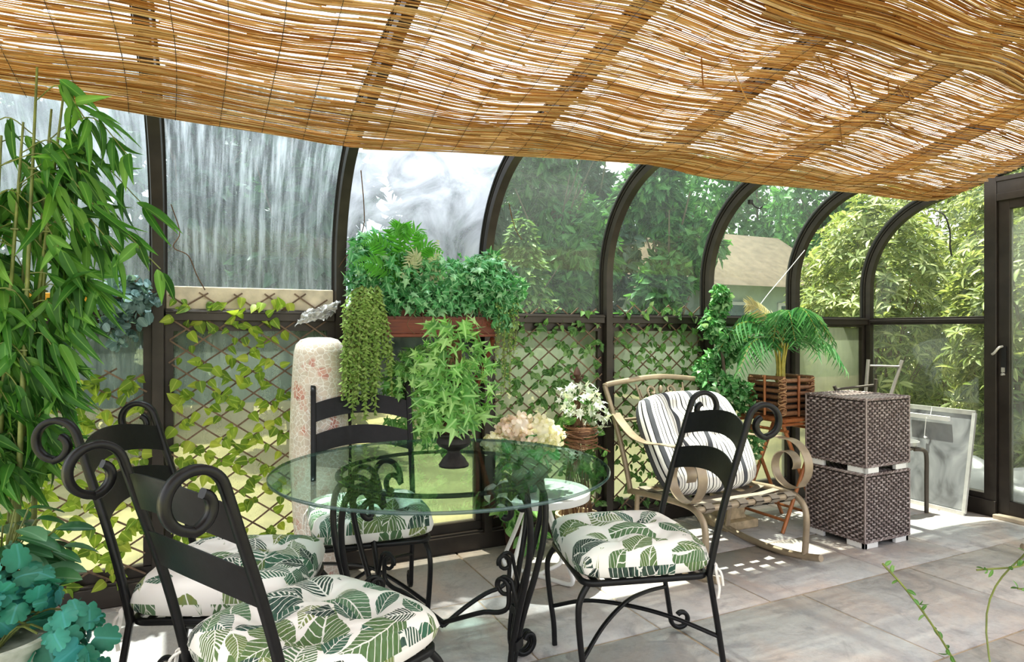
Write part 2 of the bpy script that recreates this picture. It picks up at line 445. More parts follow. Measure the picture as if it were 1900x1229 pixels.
def wicker():
    t = NT('brown_wicker'); r = t.island(); n = t.noise(t.coord('Object', (14, 14, 60)), 1.2, 3)
    f = t.math('MULTIPLY_ADD', r, .5, t.math('MULTIPLY', n, .5))
    cc = t.ramp(f, [(.2, (.13, .095, .088)), (.5, (.25, .20, .19)), (.8, (.48, .42, .40))])
    return t.done(t.pbr(cc, .42, 0, None, .5))
M['wicker'] = wicker()
M['wickerback'] = m_plain('wicker_backing', (.045, .034, .03), .7)
M['rope'] = m_plain('rope', (.42, .25, .13), .8, 0, .35, 60, .2)
M['tablewhite'] = m_plain('white_tabletop', (.74, .76, .75), .25, 0, .08, 5)
def ribbed():
    t = NT('antique_ribbed_glaze'); n = t.noise(t.coord(), 12, 5)
    return t.done(t.pbr(t.ramp(n, [(.3, (.16, .19, .13)), (.55, (.42, .45, .38)), (.8, (.62, .63, .57))]), .5, 0, t.bump(n, .2)))
M['ribbed'] = ribbed()
# greenery
M['bamboo'] = m_leaf('bamboo_leaf', [(.012, .05, .01), (.035, .14, .022), (.08, .26, .04), (.24, .46, .09)], .42)
M['cane'] = m_plain('green_cane', (.16, .19, .05), .45, 0, .4, 20)
M['pothos'] = m_leaf('pothos_leaf', [(.06, .15, .02), (.17, .31, .03), (.34, .48, .05), (.58, .62, .12)], .42)
M['smallivy'] = m_leaf('small_ivy_leaf', [(.025, .08, .02), (.06, .17, .035), (.13, .29, .07), (.32, .46, .22)], .35, .45, .4, .3)
M['ivy'] = m_leaf('ivy_leaf', [(.018, .10, .035), (.05, .24, .08), (.13, .43, .17), (.48, .70, .48)], .35, .42, .45, .3)
M['ivyb'] = m_leaf('bright_ivy_leaf', [(.045, .16, .04), (.10, .31, .07), (.23, .49, .13), (.5, .70, .34)], .4, .45, .4, .25)
M['sedum'] = m_leaf('sedum_leaf', [(.16, .30, .07), (.32, .48, .14), (.52, .66, .28)], .4, .45, .4, 0.)
M['fern'] = m_leaf('fern_leaf', [(.06, .26, .03), (.12, .40, .05)], .4)
M['palefern'] = m_leaf('pale_fern_leaf', [(.42, .48, .30), (.6, .64, .46)], .35)
M['teal'] = m_leaf('teal_leaf', [(.012, .10, .055), (.03, .20, .12), (.06, .32, .24), (.03, .27, .31)], .3)
M['rubber'] = m_leaf('glossy_oval_leaf', [(.015, .07, .03), (.03, .14, .06), (.08, .26, .1), (.2, .36, .25)], .2, .25, .6)
M['euca'] = m_leaf('blue_grey_leaf', [(.06, .13, .13), (.14, .24, .25), (.30, .42, .44)], .3)
M['palm'] = m_leaf('palm_leaflet', [(.02, .10, .03), (.05, .22, .07), (.16, .42, .18), (.4, .6, .38)], .35, .32, .6)
M['palmtan'] = m_leaf('dry_palm_leaflet', [(.55, .47, .25), (.68, .6, .38)], .3)
M['palmstem'] = m_plain('yellow_palm_stem', (.42, .36, .07), .5, 0, .3, 25)
M['spiral'] = m_leaf('spiral_ivy_leaf', [(.015, .08, .02), (.04, .2, .04), (.10, .34, .10), (.5, .68, .42)], .35)
M['white_leaf'] = m_leaf('white_leaf', [(.62, .66, .62), (.78, .8, .78), (.45, .56, .45)], .35, .5, .3, .2)
M['petal_white'] = m_leaf('cream_petal', [(.90, .84, .66), (.95, .93, .86)], .4, .5, .3, .1)
M['petal_pink'] = m_leaf('pink_petal', [(.90, .68, .64), (.96, .88, .85)], .4, .5, .3, .1)
M['tree'] = m_leaf('tree_leaf', [(.012, .05, .018), (.03, .12, .04), (.07, .22, .065), (.15, .34, .11)], .45, .45, .4, .2)
M['pine'] = m_leaf('dark_tree_leaf', [(.008, .032, .016), (.018, .07, .034), (.045, .14, .06)], .35, .45, .4, .2)
M['conifer'] = m_leaf('conifer_spray', [(.06, .13, .04), (.12, .23, .07), (.22, .32, .12)], .4)
M['rhodo'] = m_leaf('rhododendron_leaf', [(.04, .075, .02), (.13, .20, .05), (.33, .39, .14), (.68, .68, .42)], .40)
M['grasslawn'] = m_plain('lawn', (.40, .40, .20), .95, 0, .35, 2.5)
# glass
def table_glass():
    t = NT('table_glass')
    tr = t.n('ShaderNodeBsdfTransparent', {0: (.84, .925, .895, 1)}).outputs[0]
    gl = t.n('ShaderNodeBsdfGlossy', {0: (.9, 1, .97, 1), 'Roughness': .0}).outputs[0]
    fc5 = t.math('POWER', t.n('ShaderNodeLayerWeight', {0: .5}).outputs[1], 4.)
    fr = t.math('MULTIPLY_ADD', fc5, .55, .05)
    return t.done(t.mixsh(fr, tr, gl))
M['tglass'] = table_glass()
t = NT('glass_edge'); M['gedge'] = t.done(t.pbr((.045, .095, .095), .08, 0, None, .8, **{'Alpha': .85}))
SKY, SUN, EXPO, GAM = 1.5, 9.0, 0.65, 0.9
# ------------------------------------------------------------------ the room
X0, SP = -.2011, .9362  # room and furniture positions below computed from image pixels, then entered as world coordinates
RIB = [X0 + SP*i for i in range(-2, 7)]          # ribs along the curved glass wall; the last one is the corner
WY, ZS, RR, SL = 3.863, 1.7616, .746, .2412
EX = RIB[-1]
def rib_profile(d=0., zlo=.10, yend=-.6, n=18):
    """the eave curve in (y, z), offset outward by d"""
    a1 = PI/2 - math.atan(SL); cy, cz, r = WY - RR, ZS, RR + d
    P = [(WY + d, zlo), (WY + d, 1.0), (WY + d, ZS)]
    P += [(cy + r*math.cos(a1*k/n), cz + r*math.sin(a1*k/n)) for k in range(1, n+1)]
    y, z = P[-1]
    for yy in np.linspace(y - .3, yend, 8): P.append((yy, z + SL*(y - yy)))
    return P
def roof_z(y, d=0.):
    return 2.4868 + SL*(3.292 - y) + d*1.03
# ribs
for i, x in enumerate(RIB):
    b = MB()
    pr = rib_profile(0, .10)
    V = []; F = []
    def ring(d, hw):
        return [(x + hw*s, y, z) for (y, z) in rib_profile(d, .10) for s in (-1, 1)]
    sec = [(-.040, .026), (-.040, -.026), (-.012, -.031), (.0, -.031), (.0, -.022), (.008, -.022), (.008, -.033), (.055, -.033), (.055, .033), (.008, .033), (.008, .022), (.0, .022), (.0, .031), (-.012, .031)]
    n = len(rib_profile()); k = len(sec); L = []
    for d, hx in sec: L.append([(x + hx, y, z) for y, z in rib_profile(d, .10)])
    V = np.array(L).transpose(1, 0, 2).reshape(-1, 3)
    F = [(a*k+j, a*k+(j+1) % k, (a+1)*k+(j+1) % k, (a+1)*k+j) for a in range(n-1) for j in range(k)]
    b.add(V, F)
    struct(b.build('trim_%d' % (i+1), M['bronze'], None, 30), 'dark bronze curved rib of the glass wall')
# curb, transom
b = MB(); box(b, (RIB[0]-.3, 3.825, 0), (EX+.05, 3.98, .105)); box(b, (RIB[0]-.3, 3.84, .1), (EX+.05, 3.96, .118))
struct(b.build('baseboard_long', M['bronze'], None, 30, bevel=.004), 'dark bronze base curb under the long glass wall')
b = MB()
for x0, x1 in zip(RIB[:-1], RIB[1:]):
    a, c = x0+.033, x1-.033
    box(b, (a, 3.835, 1.455), (c, 3.915, 1.515)); box(b, (a, 3.828, 1.495), (c, 3.85, 1.508))
struct(b.build('trim_10', M['bronze'], None, 30, bevel=.003), 'dark bronze transom rail along the long glass wall')
# light ledge seen over the transom in the two leftmost bays
M['ledge_orange'] = m_plain('orange_ledge', (.72, .36, .03), .6, 0, .35, 9)
M['ledge_beige'] = m_plain('beige_ledge', (.66, .58, .45), .8, 0, .25, 10)
for nm, mt, x0, x1, h in (('trim_11', 'ledge_orange', RIB[1], RIB[2], .075), ('trim_12', 'ledge_beige', RIB[2], RIB[3], .125)):
    b = MB(); box(b, (x0+.034, 3.872, 1.515), (x1-.034, 3.893, 1.515+h))
    struct(b.build(nm, M[mt], None, 30, bevel=.006), 'weathered ledge over the transom')
# panes of the long wall
lowfog = [(.55, (.50, .52, .46)), (.34, (.50, .52, .44)), (.42, (.48, .50, .42)), (.26, (.52, .54, .40)), (.46, (.50, .54, .46)), (.48, (.50, .54, .47)), (.50, (.48, .52, .44)), (.55, (.50, .52, .42))]
wi = 1
for i, (x0, x1) in enumerate(zip(RIB[:-1], RIB[1:])):
    a, c = x0+.03, x1-.03
    # lower pane with its sash
    b = MB(); box(b, (a+.03, 3.898, .15), (c-.03, 3.904, 1.43))
    fg, fc = lowfog[i]
    pane = b.build('window_%d' % wi, m_glass('milky_lower_pane', (.86, .86, .80), fg, tuple(k*.78 for k in fc), .12, 0, .35, i*1.3), None, 0)
    struct(pane, 'milky lower glass pane of the long wall')
    s = MB()
    top = 1.40 if i < 6 else 1.435
    box(s, (a, 3.87, .118), (c, 3.925, .175)); box(s, (a, 3.87, top), (c, 3.925, 1.456))
    box(s, (a, 3.87, .17), (a+.04, 3.925, top)); box(s, (c-.04, 3.87, .17), (c, 3.925, top))
    f_ = s.build('sash', M['bronze'], pane, 30); f_['kind'] = 'structure'
    wi += 1
    # upper curved pane running on up the roof slope
    pr = rib_profile(.036, 1.512, -.6); n = len(pr)
    V = [(xx, y, z) for y, z in pr for xx in (a, c)]; F = [(2*k, 2*k+1, 2*k+3, 2*k+2) for k in range(n-1)]
    b = MB(); b.add(V, F)
    spec = [dict(fog=.35, streak=.5, fogcol=(.36, .42, .48)), dict(fog=.24, streak=.65, fogcol=(.38, .45, .52), lo=.34), dict(fog=.16, streak=.72, fogcol=(.36, .43, .49), lo=.40, hi=.75),
            dict(fog=.26, swirl=.62, fogcol=(.33, .37, .44)), dict(fog=.06, swirl=.05, fogcol=(.4, .48, .44)), dict(fog=.06, fogcol=(.4, .48, .46)), dict(fog=.08, fogcol=(.42, .5, .46)), dict(fog=.03, fogcol=(.5, .55, .5))][i]
    tint = (.74, .85, .90) if i < 4 else (.86, .94, .88)
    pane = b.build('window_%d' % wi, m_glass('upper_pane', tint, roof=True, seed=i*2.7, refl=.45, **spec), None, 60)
    struct(pane, 'curved upper glass pane running into the roof')
    g = MB()
    for xx in (a+.006, c-.006):
        sweep(g, [(xx, y, z) for y, z in rib_profile(.03, 1.512, -.6)], rect(.012, .012))
    boxc(g, ((a+c)/2, WY+.03, 1.518), (c-a-.02, .012, .012))
    k_ = g.build('gasket', M['gasket'], pane, 30); k_['kind'] = 'structure'
    wi += 1
# end wall: corner, transom, jamb, door
b = MB()
box(b, (EX-.035, 2.80, 0), (EX+.055, 2.885, roof_z(2.84)-.02))
struct(b.build('trim_13', M['bronze'], None, 30, bevel=.004), 'dark bronze post between end window and sliding door')
b = MB(); box(b, (EX-.02, 2.885, 1.455), (EX+.05, 3.83, 1.515)); box(b, (EX-.03, 2.885, 1.472), (EX-.02, 3.83, 1.498))
struct(b.build('trim_14', M['bronze'], None, 30, bevel=.003), 'dark bronze transom rail of the end wall')
b = MB(); box(b, (EX-.05, 2.80, 0), (EX+.07, 3.83, .12)); box(b, (EX-.03, 2.885, .12), (EX+.05, 3.83, .165))
struct(b.build('baseboard_end', M['bronze'], None, 30, bevel=.004), 'dark bronze base curb under the end window')
b = MB(); box(b, (EX+.012, 2.88, .16), (EX+.018, 3.84, 1.46))
struct(b.build('window_%d' % wi, m_glass('end_lower', (.93, .98, .93), .035, (.7, .75, .7), refl=.6), None, 0), 'clear lower pane of the end window'); wi += 1
pr = [(y, z) for y, z in rib_profile(.0, 1.51) if y > 2.85] + [(2.85, roof_z(2.85))]
V = [(EX+.015, y, z) for y, z in pr] + [(EX+.015, 2.85, 1.51)]
b = MB(); b.add(V, [tuple(range(len(V)))])
struct(b.build('window_%d' % wi, m_glass('end_upper', (.90, .96, .91), .12, (.42, .47, .43), refl=.6), None, 0), 'clear upper pane of the end window'); wi += 1
# sliding glass door
DB = .9
b = MB(); box(b, (EX-.01, 1.66, .03), (EX+.04, 2.80, .135)); box(b, (EX-.01, 1.66, 2.31), (EX+.04, 2.80, 2.39)); box(b, (EX-.012, 2.722, .03), (EX+.042, 2.80, 2.39)); box(b, (EX-.012, 1.66, .03), (EX+.042, 1.74, 2.39))
door = struct(b.build('door_1', M['bronze'], None, 30, bevel=.004), 'dark bronze sliding glass door at the right end')
b = MB(); box(b, (EX+.012, 1.73, .13), (EX+.018, 2.73, 2.32)); b.build('pane', m_glass('door_pane', (.92, .97, .93), .10, (.75, .8, .74), streak=.1, refl=.6), door, 0)
b = MB(); box(b, (EX-.022, 2.742, 1.085), (EX-.012, 2.775, 1.285)); o = b.build('latch_plate', M['gasket'], door, 30)
h = MB(); tube(h, [(EX-.02, 2.765, 1.285), (EX-.05, 2.775, 1.275), (EX-.062, 2.80, 1.235), (EX-.06, 2.815, 1.225)], .009, 8, k=4)
tube(h, [(EX-.015, 2.765, 1.085), (EX-.05, 2.755, 1.075), (EX-.05, 2.735, 1.08)], .008, 8, k=3)
boxc(h, (EX-.026, 2.758, 1.11), (.014, .02, .035)); h.build('handle', m_plain('worn_handle', (.5, .47, .43), .4, .5), door, 40)
b = MB(); box(b, (EX-.03, .4, 2.39), (EX+.06, 2.80, 2.55)); box(b, (EX-.04, .4, 2.52), (EX+.06, 2.80, 2.555)); box(b, (EX-.036, .4, 2.375), (EX-.03, 2.80, 2.43))
struct(b.build('trim_15', M['bronze'], None, 30, bevel=.003), 'dark bronze header over the sliding door')
b = MB(); box(b, (EX-.085, .4, 0), (EX+.02, 2.80, .03)); struct(b.build('trim_16', m_plain('tan_sill', (.50, .42, .32), .6), None, 30, bevel=.004), 'tan door sill track')
V = [(EX+.015, .4, 2.55), (EX+.015, 2.80, 2.55), (EX+.015, 2.80, roof_z(2.80)), (EX+.015, .4, roof_z(.4))]
b = MB(); b.add(V, [(0, 1, 2, 3)]); struct(b.build('window_%d' % wi, m_glass('gable_pane', (.93, .98, .95), .08, refl=.6), None, 0), 'gable pane over the sliding door'); wi += 1
# roof purlin
b = MB()
for yy in (1.95, .35):
    box(b, (RIB[0], yy-.03, roof_z(yy)-.03), (EX, yy+.03, roof_z(yy)+.05))
struct(b.build('trim_17', M['bronze'], None, 30), 'roof purlins over the reed screen')
# floor slabs
fl = MB(); rows = [(3.11, 3.835, [-2.6, -1.7, -.75, .42, 1.45, 2.40, 3.20, 4.12, 4.92, 5.7]), (2.437, 3.11, [-2.6, -1.35, -.3, .62, 1.30, 1.95, 2.66, 3.63, 4.35, 5.7]),
        (1.694, 2.437, [-2.6, -1.6, -.6, .3, 1.15, 2.02, 2.882, 3.775, 4.75, 5.7]), (.95, 1.694, [-2.6, -1.2, 0, 1.1, 2.3, 3.3, 4.2, 5.7]), (.2, .95, [-2.6, -1.5, .4, 1.7, 2.9, 4.3, 5.7]), (-.7, .2, [-2.6, -.8, .7, 2.2, 3.6, 5.7])]
for y0, y1, xs in rows:
    for x0, x1 in zip(xs[:-1], xs[1:]):
        g = .0055; e = .004; dz = uni(-.0012, .0012); j = lambda: uni(-.003, .003)
        a, c, p, q = x0+g+j(), x1-g+j(), y0+g+j(), y1-g+j()
        V = [(a, p, -.03), (c, p, -.03), (c, q, -.03), (a, q, -.03), (a, p, -e), (c, p, -e), (c, q, -e), (a, q, -e), (a+e, p+e, dz), (c-e, p+e, dz), (c-e, q-e, dz), (a+e, q-e, dz)]
        fl.add(V, [(0,1,5,4),(1,2,6,5),(2,3,7,6),(3,0,4,7),(4,5,9,8),(5,6,10,9),(6,7,11,10),(7,4,8,11),(8,9,10,11)])
floor = struct(fl.build('floor', M['floor'], None, 0), 'bluestone flagstone floor')
b = MB(); box(b, (-2.6, -.7, -.06), (5.7, 3.99, -.0055)); g_ = b.build('grout', M['grout'], floor, 0); g_['kind'] = 'structure'

# ------------------------------------------------------------------ reed screens under the roof
ex_x = [-2.2, -.73, -.156, .3, .644, 1.2, 1.734, 2.49, 2.95, 3.395, 4.495, 5.0, 5.4]
ex_z = [2.375, 2.367, 2.345, 2.338, 2.316, 2.36, 2.395, 2.434, 2.40, 2.407, 2.443, 2.435, 2.45]
def mat_z(x, y, drop=0.):
    base = roof_z(y) - .085
    u = ((x - X0)/SP) % 1.0
    base = base - .028*np.sin(PI*u)**2 - .02*np.sin(2.1*x + 3.1*y)**2
    e = np.interp(x, ex_x, ex_z); w = np.clip((y - 2.75)/.5, 0, 1)**1.6
    return base*(1-w) + (e + .05*(3.25-y))*w - drop
def edge_y(x): return 3.25 + .012*np.sin(1.7*x) - .05*np.clip((x-4.6)/.6, 0, 1)**2
def reed_mat_mesh(name_seed, ya_off, y_end, xr, drop, pitch, dense_edge=True, xl=-2.05):
    R_ = np.random.default_rng(name_seed); mb = MB()
    s = 0.; total = None
    k5 = np.array([(math.cos(2*PI*i/5), math.sin(2*PI*i/5)) for i in range(5)])
    y = ya_off
    rowi = 0
    while y > y_end:
        dens = .62 if y > 2.95 and dense_edge else 1.
        x = xl - R_.uniform(0, .8)
        gap = R_.random() < .04
        while x < xr:
            L = R_.uniform(.5, 1.9); x1 = min(x + L, xr + R_.uniform(-.03, .05))
            if x1 - x > .1 and not (gap and R_.random() < .6):
                n = max(3, int((x1-x)/.14)); xs = np.linspace(x, x1, n)
                yo = R_.normal(0, .0013); sl = R_.normal(0, .0022)
                yb = y + yo + sl*(xs - xs.mean()) + .0014*np.sin(xs*9 + R_.uniform(0, 6))
                frac = np.clip((y - y_end)/(ya_off - y_end), 0, 1)
                ee = (edge_y(xs) - 3.25)*frac
                yy = yb + ee
                r = R_.uniform(.0025, .0042)*(1.25 if R_.random() < .12 else 1)
                rr = r*np.linspace(1, R_.uniform(.6, 1), n)
                zz = mat_z(xs, yy, drop) + R_.normal(0, .0025) + .002*np.sin(xs*7 + R_.uniform(0, 6))
                V = np.stack([np.repeat(xs[:, None], 5, 1), yy[:, None] + k5[None, :, 0]*rr[:, None], zz[:, None] + k5[None, :, 1]*rr[:, None]], -1)
                i0 = np.arange(n-1)[:, None]*5; a = np.arange(5)[None, :]; b2 = (a+1) % 5
                Q = np.stack([i0+a, i0+b2, i0+5+b2, i0+5+a], -1).reshape(-1, 4)
                mb.addq(V.reshape(-1, 3), Q)
            x = x1 - R_.uniform(0, .12) if x1 < xr - .05 else xr + 1
        y -= pitch*dens*R_.uniform(.82, 1.15)
        rowi += 1
    return mb
t1 = thing('reed_screen', 'long tan reed screen under the glass roof with its edge over the curved panes', 'reed screen', (1.6, 2.4, 2.35))
mb = reed_mat_mesh(3, 3.25, 1.45, 5.2, .0, .0069)
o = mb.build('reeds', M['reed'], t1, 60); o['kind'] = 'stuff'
# dangling and crooked loose reeds
mb = MB()
for (x, y, dx, dy, dz) in ((2.0, 2.22, .01, .0, -.13), (2.12, 2.18, .10, -.02, -.2), (2.6, 2.3, .5, .12, -.03), (3.1, 2.1, .45, .3, -.05), (3.4, 2.35, .7, .2, -.04), (1.2, 2.9, .3, .05, -.06), (3.2, 2.45, .35, .25, -.03), (3.0, 2.25, .5, .22, -.035)):
    z = float(mat_z(np.array(x), y))
    tube(mb, [(x, y, z-.005), (x+dx*.5, y+dy*.5, z+dz*.55), (x+dx, y+dy, z+dz)], .0032, 5, k=3)
for j in range(26):
    x = RG.uniform(2.5, 3.4); y = RG.uniform(1.95, 2.35); z = float(mat_z(np.array(x), y)) - .01; a = RG.uniform(-.2, .75); L = RG.uniform(.1, .3)
    tube(mb, [(x, y, z), (x+L*math.cos(a), y+L*math.sin(a)*.6, float(mat_z(np.array(x+L*math.cos(a)), y+L*math.sin(a)*.6))-.012)], .0035, 5)
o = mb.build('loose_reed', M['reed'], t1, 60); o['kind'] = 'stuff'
mb = MB()
for x in np.arange(-1.95, 5.2, .185):
    for zo in (-.006, .006):
        ys = np.linspace(3.25, 1.5, 26); xx = x + .012*np.sin(ys*5 + x*3)
        tube(mb, np.stack([xx, ys, mat_z(xx, ys) + zo], -1), .0011, 4, cap=False)
mb.build('stitching', M['thread'], t1, 60)
t2 = thing('reed_screen', 'second tan reed screen overlapping behind the first one, seen at the top right corner', 'reed screen', (1.6, .6, 2.7))
mb = reed_mat_mesh(8, 1.86, -.45, 5.25, .035, .0074, False)
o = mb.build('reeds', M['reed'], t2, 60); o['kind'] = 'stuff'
mb = MB()
for j in range(46):
    x = RG.uniform(1.8, 4.4); L = RG.uniform(.5, 1.2); y = 1.86 + RG.gauss(0, .018)
    xs = np.linspace(x, x+L, 6); tube(mb, np.stack([xs, y + .01*np.sin(xs*5), mat_z(xs, np.full(6, 1.85), .04 + RG.uniform(0, .03))], -1), RG.uniform(.003, .005), 5)
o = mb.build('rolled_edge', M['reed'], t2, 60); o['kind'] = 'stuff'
# ------------------------------------------------------------------ round glass table
TX, TY, TZ, TR = .884, 2.479, .855, .67
tb = thing('round_glass_table', 'round glass dining table on black scrolled iron legs', 'table', (TX, TY, 0))
b = MB(); lathe(b, [(0, TZ-.0125), (TR-.004, TZ-.0125)], 96, (TX, TY, 0)); b.g = []; lathe(b, [(TR-.004, TZ), (0, TZ)], 96, (TX, TY, 0))
top = b.build('glass_top', M['tglass'], tb, 20)
b = MB(); lathe(b, [(TR-.004, TZ-.0125), (TR, TZ-.009), (TR, TZ-.0035), (TR-.004, TZ)], 96, (TX, TY, 0)); b.g = []
b.build('polished_edge', M['gedge'], top, 80)
b = MB(); P = [(TX+.41*math.cos(a), TY+.41*math.sin(a), TZ-.0195) for a in np.linspace(0, 2*PI, 64, False)]
sweep(b, P, rrect(.028, .012, .003), (0, 0, 1), True); b.build('support_ring', M['iron'], tb, 60)
LS = np.array([.95, (TZ-.027)/.793])
def leg_pts():
    pr = [(p[0], p[1]) for p in spiral((.335, .695), .018, .052, -.6*PI, 1.0*PI, 22)[::1]]
    rest = [(.283, .72), (.30, .765), (.345, .793), (.40, .785), (.437, .74), (.448, .66), (.44, .56), (.412, .44), (.375, .32), (.345, .2), (.33, .1), (.338, .045), (.37, .016), (.41, .018), (.435, .045), (.43, .08), (.405, .09), (.39, .07)]
    return pr[:-2], rest
for q, ang in enumerate((-28, 28, 152, 208)):
    a = math.radians(ang - 25.7); er = np.array([math.cos(a), math.sin(a), 0]); et = np.array([-math.sin(a), math.cos(a), 0])
    b = MB(); pr, rest = leg_pts()
    path = [pr[0]] ; P2 = np.array(pr + [(.283, .71)] + rest[1:]); P2 = crom(P2, 3)*LS
    for s in (-1, 1):
        off = np.interp(P2[:, 1], [0, .12, .3, .78], [.014, .014, .024, .075])*s
        P = np.array([TX, TY, 0]) + P2[:, 0:1]*er + off[:, None]*et + P2[:, 1:2]*np.array([0, 0, 1.])
        sweep(b, P, rrect(.022, .021, .005), et)
    # inner scroll and collar
    S2 = np.concatenate([spiral((.30, .40), .016, .04, 2.6*PI, .2*PI, 20), [(.345, .37), (.362, .30), (.35, .22)]])*LS
    P = np.array([TX, TY, 0]) + S2[:, 0:1]*er + S2[:, 1:2]*np.array([0, 0, 1.]); sweep(b, P, rrect(.014, .014, .003), et)
    boxc(b, tuple(np.array([TX, TY, .21]) + .332*er), (.034, .056, .035), a)
    b.build('leg', M['iron'], tb, 50)
for q in (0, 1):
    for s in (1, -1):
        b = MB(); ang = (-28, 28)[q] + (0 if s > 0 else 180); a = math.radians(ang - 25.7); er = np.array([math.cos(a), math.sin(a), 0]); et = np.array([-math.sin(a), math.cos(a), 0])
        H = np.concatenate([spiral((.285, .40), .022, .03, 1.1*PI, 0*PI, 10), [(.318, .37), (.312, .325), (.27, .30), (.2, .288), (.1, .25), (0, .21 - .012*q)]])*LS
        P = np.array([TX, TY, 0]) + H[:, 0:1]*er + H[:, 1:2]*np.array([0, 0, 1.]); sweep(b, crom(P, 3), circ(.0095, 8)); b.build('stretcher', M['iron'], tb, 50)

# ------------------------------------------------------------------ iron dining chairs
def pillow(sx, sy, H, n=40, base=.35, tufts=(), dip=.5, rnd_=.065, ee=.34):
    """a puffy cushion centred on the origin, bottom at z=0; uv in metres"""
    u = np.linspace(-1, 1, n); U, Vv = np.meshgrid(u, u)
    # rounded square plan
    ex = 1 - .05*(1-Vv**2)*0 - .02*Vv**2; ey = 1 - .02*U**2
    kk = np.maximum(np.abs(U), np.abs(Vv)); rd = np.hypot(U, Vv)
    pw = np.where(rd > 1e-6, (1 - rnd_*(np.minimum(np.abs(U), np.abs(Vv))/np.maximum(kk, 1e-6))**3*kk**2), 1)
    X = U*ex*pw*sx/2; Y = Vv*ey*pw*sy/2
    edge = (1-np.abs(U)**5)*(1-np.abs(Vv)**5); edge = np.clip(edge, 0, 1)**ee
    top = edge.copy()
    for tx, ty, tr in tufts:
        d2 = ((U-tx)**2 + (Vv-ty)**2)/tr**2
        top = top - dip*np.exp(-d2*2.2)*edge - .10*dip*np.exp(-np.abs((U-tx))*14)*np.exp(-np.abs(Vv-ty)*2)*edge - .10*dip*np.exp(-np.abs((Vv-ty))*14)*np.exp(-np.abs(U-tx)*2)*edge
    wr = .02*np.sin(9*U+3*Vv)*np.sin(7*Vv-2*U)*edge + .018*np.sin(26*np.arctan2(Vv, U))*np.clip(kk-.6, 0, 1)*edge
    zm = base*H
    Zt = zm + (H-zm)*(top + wr); Zb = zm - zm*edge**.8
    V = np.concatenate([np.stack([X, Y, Zt], -1).reshape(-1, 3), np.stack([X, Y, Zb], -1).reshape(-1, 3)])
    i = np.arange(n-1)[:, None]*n + np.arange(n-1)[None]; q = np.stack([i, i+1, i+n+1, i+n], -1).reshape(-1, 4)
    Q = np.concatenate([q, q[:, ::-1] + n*n])
    # the wrap down the sides adds a little to uv so the print keeps its size there
    ku = U*sx/2 + np.sign(U)*np.clip(np.abs(U)-.8, 0, 1)*.18; kv = Vv*sy/2 + np.sign(Vv)*np.clip(np.abs(Vv)-.8, 0, 1)*.18
    uv = np.stack([ku, kv], -1).reshape(-1, 2)
    mb = MB(); mb.v.append(V); mb.q.append(Q); mb.uv.append(np.concatenate([uv, uv*.97 + .4])); mb.n = len(V)
    return mb
def weld(o):
    m = o.modifiers.new('w', 'WELD'); m.merge_threshold = .0004
    return o
SEATZ = .455
ch = thing('dining_chair', '', 'chair', (0, 0, 0), 0, 'black iron chairs around the glass table')
for s in (-1, 1):
    x = .25*s
    # back post with its scroll
    b = MB()
    low = [(-.25, .455), (-.262, .52), (-.295, .66), (-.335, .80), (-.377, .93), (-.402, 1.01)]
    cx, cz, r = -.483, .991, .066
    sp = np.concatenate([spiral((cx, cz+.055), r, .062, .30, 1.45*PI, 26), spiral((cx-.004, cz+.05), .06, .026, 1.5*PI, 2.25*PI, 12)])
    P2 = np.concatenate([crom(np.array(low), 3), sp])
    P2[:, 0] = P2[:, 0]
    sweep(b, np.stack([np.full(len(P2), x), P2[:, 0], P2[:, 1]], -1), rrect(.021, .027, .004), (1, 0, 0))
    b.build('back_post', M['iron'], ch, 50, local=True)
    b = MB()
    P2 = np.concatenate([crom(np.array([(-.25, .465), (-.272, .34), (-.296, .2), (-.312, .1), (-.316, .075)]), 4), spiral((-.366, .064), .05, .022, 0, -1.75*PI, 24)])
    P2[:, 1] = np.maximum(P2[:, 1], .0125)
    sweep(b, np.stack([np.full(len(P2), x), P2[:, 0], P2[:, 1]], -1), rrect(.019, .022, .004), (1, 0, 0))
    b.build('leg', M['iron'], ch, 50, local=True)
    b = MB()
    Q = crom(np.array([(.228*s, .225, .452), (.243*s, .262, .40), (.247*s, .272, .34), (.243*s, .262, .22), (.236*s, .246, .1), (.232*s, .242, .0)]), 5)
    sweep(b, Q, rrect(.021, .021, .004), (1, 0, 0)); b.build('leg', M['iron'], ch, 50, local=True)
def back_slat(z0, z1):
    b = MB(); n = 24; V = []; F = []
    for i in range(n+1):
        t = -1 + 2*i/n; x = .246*t; k = 1-t*t
        for (zz, dz) in ((z0, 0), (z1, 0)):
            z = zz + .038*k
            y = np.interp(zz, [.455, .66, .80, .93, 1.0], [-.25, -.295, -.335, -.377, -.402]) - .055*k
            V += [(x, y-.0025, z), (x, y+.0025, z)]
    for i in range(n):
        a = i*4; c = a+4
        F += [(a, c, c+2, a+2), (a+1, a+3, c+3, c+1), (a+2, c+2, c+3, a+3), (a, a+1, c+1, c)]
    F += [(0, 2, 3, 1), (n*4, n*4+1, n*4+3, n*4+2)]
    b.add(V, F); return b
back_slat(.922, 1.018).build('back_slat', M['iron'], ch, 40, local=True)
back_slat(.764, .860).build('back_slat', M['iron'], ch, 40, local=True)
b = MB(); P = []
for cx, cy, a0 in ((.2, .2, 0), (-.2, .2, 90), (-.2, -.2, 180), (.2, -.2, 270)):
    for k in range(6):
        a = math.radians(a0 + 18*k); P.append((cx+.05*math.cos(a), cy+.05*math.sin(a), SEATZ))
sweep(b, P, rrect(.02, .022, .004), (0, 0, 1), True); b.build('seat_frame', M['iron'], ch, 50, local=True)
for k in range(8):
    b = MB(); boxc(b, (0, -.2+.057*k, SEATZ-.002), (.485, .026, .005)); b.build('seat_slat', M['iron'], ch, 30, local=True)
b = MB()
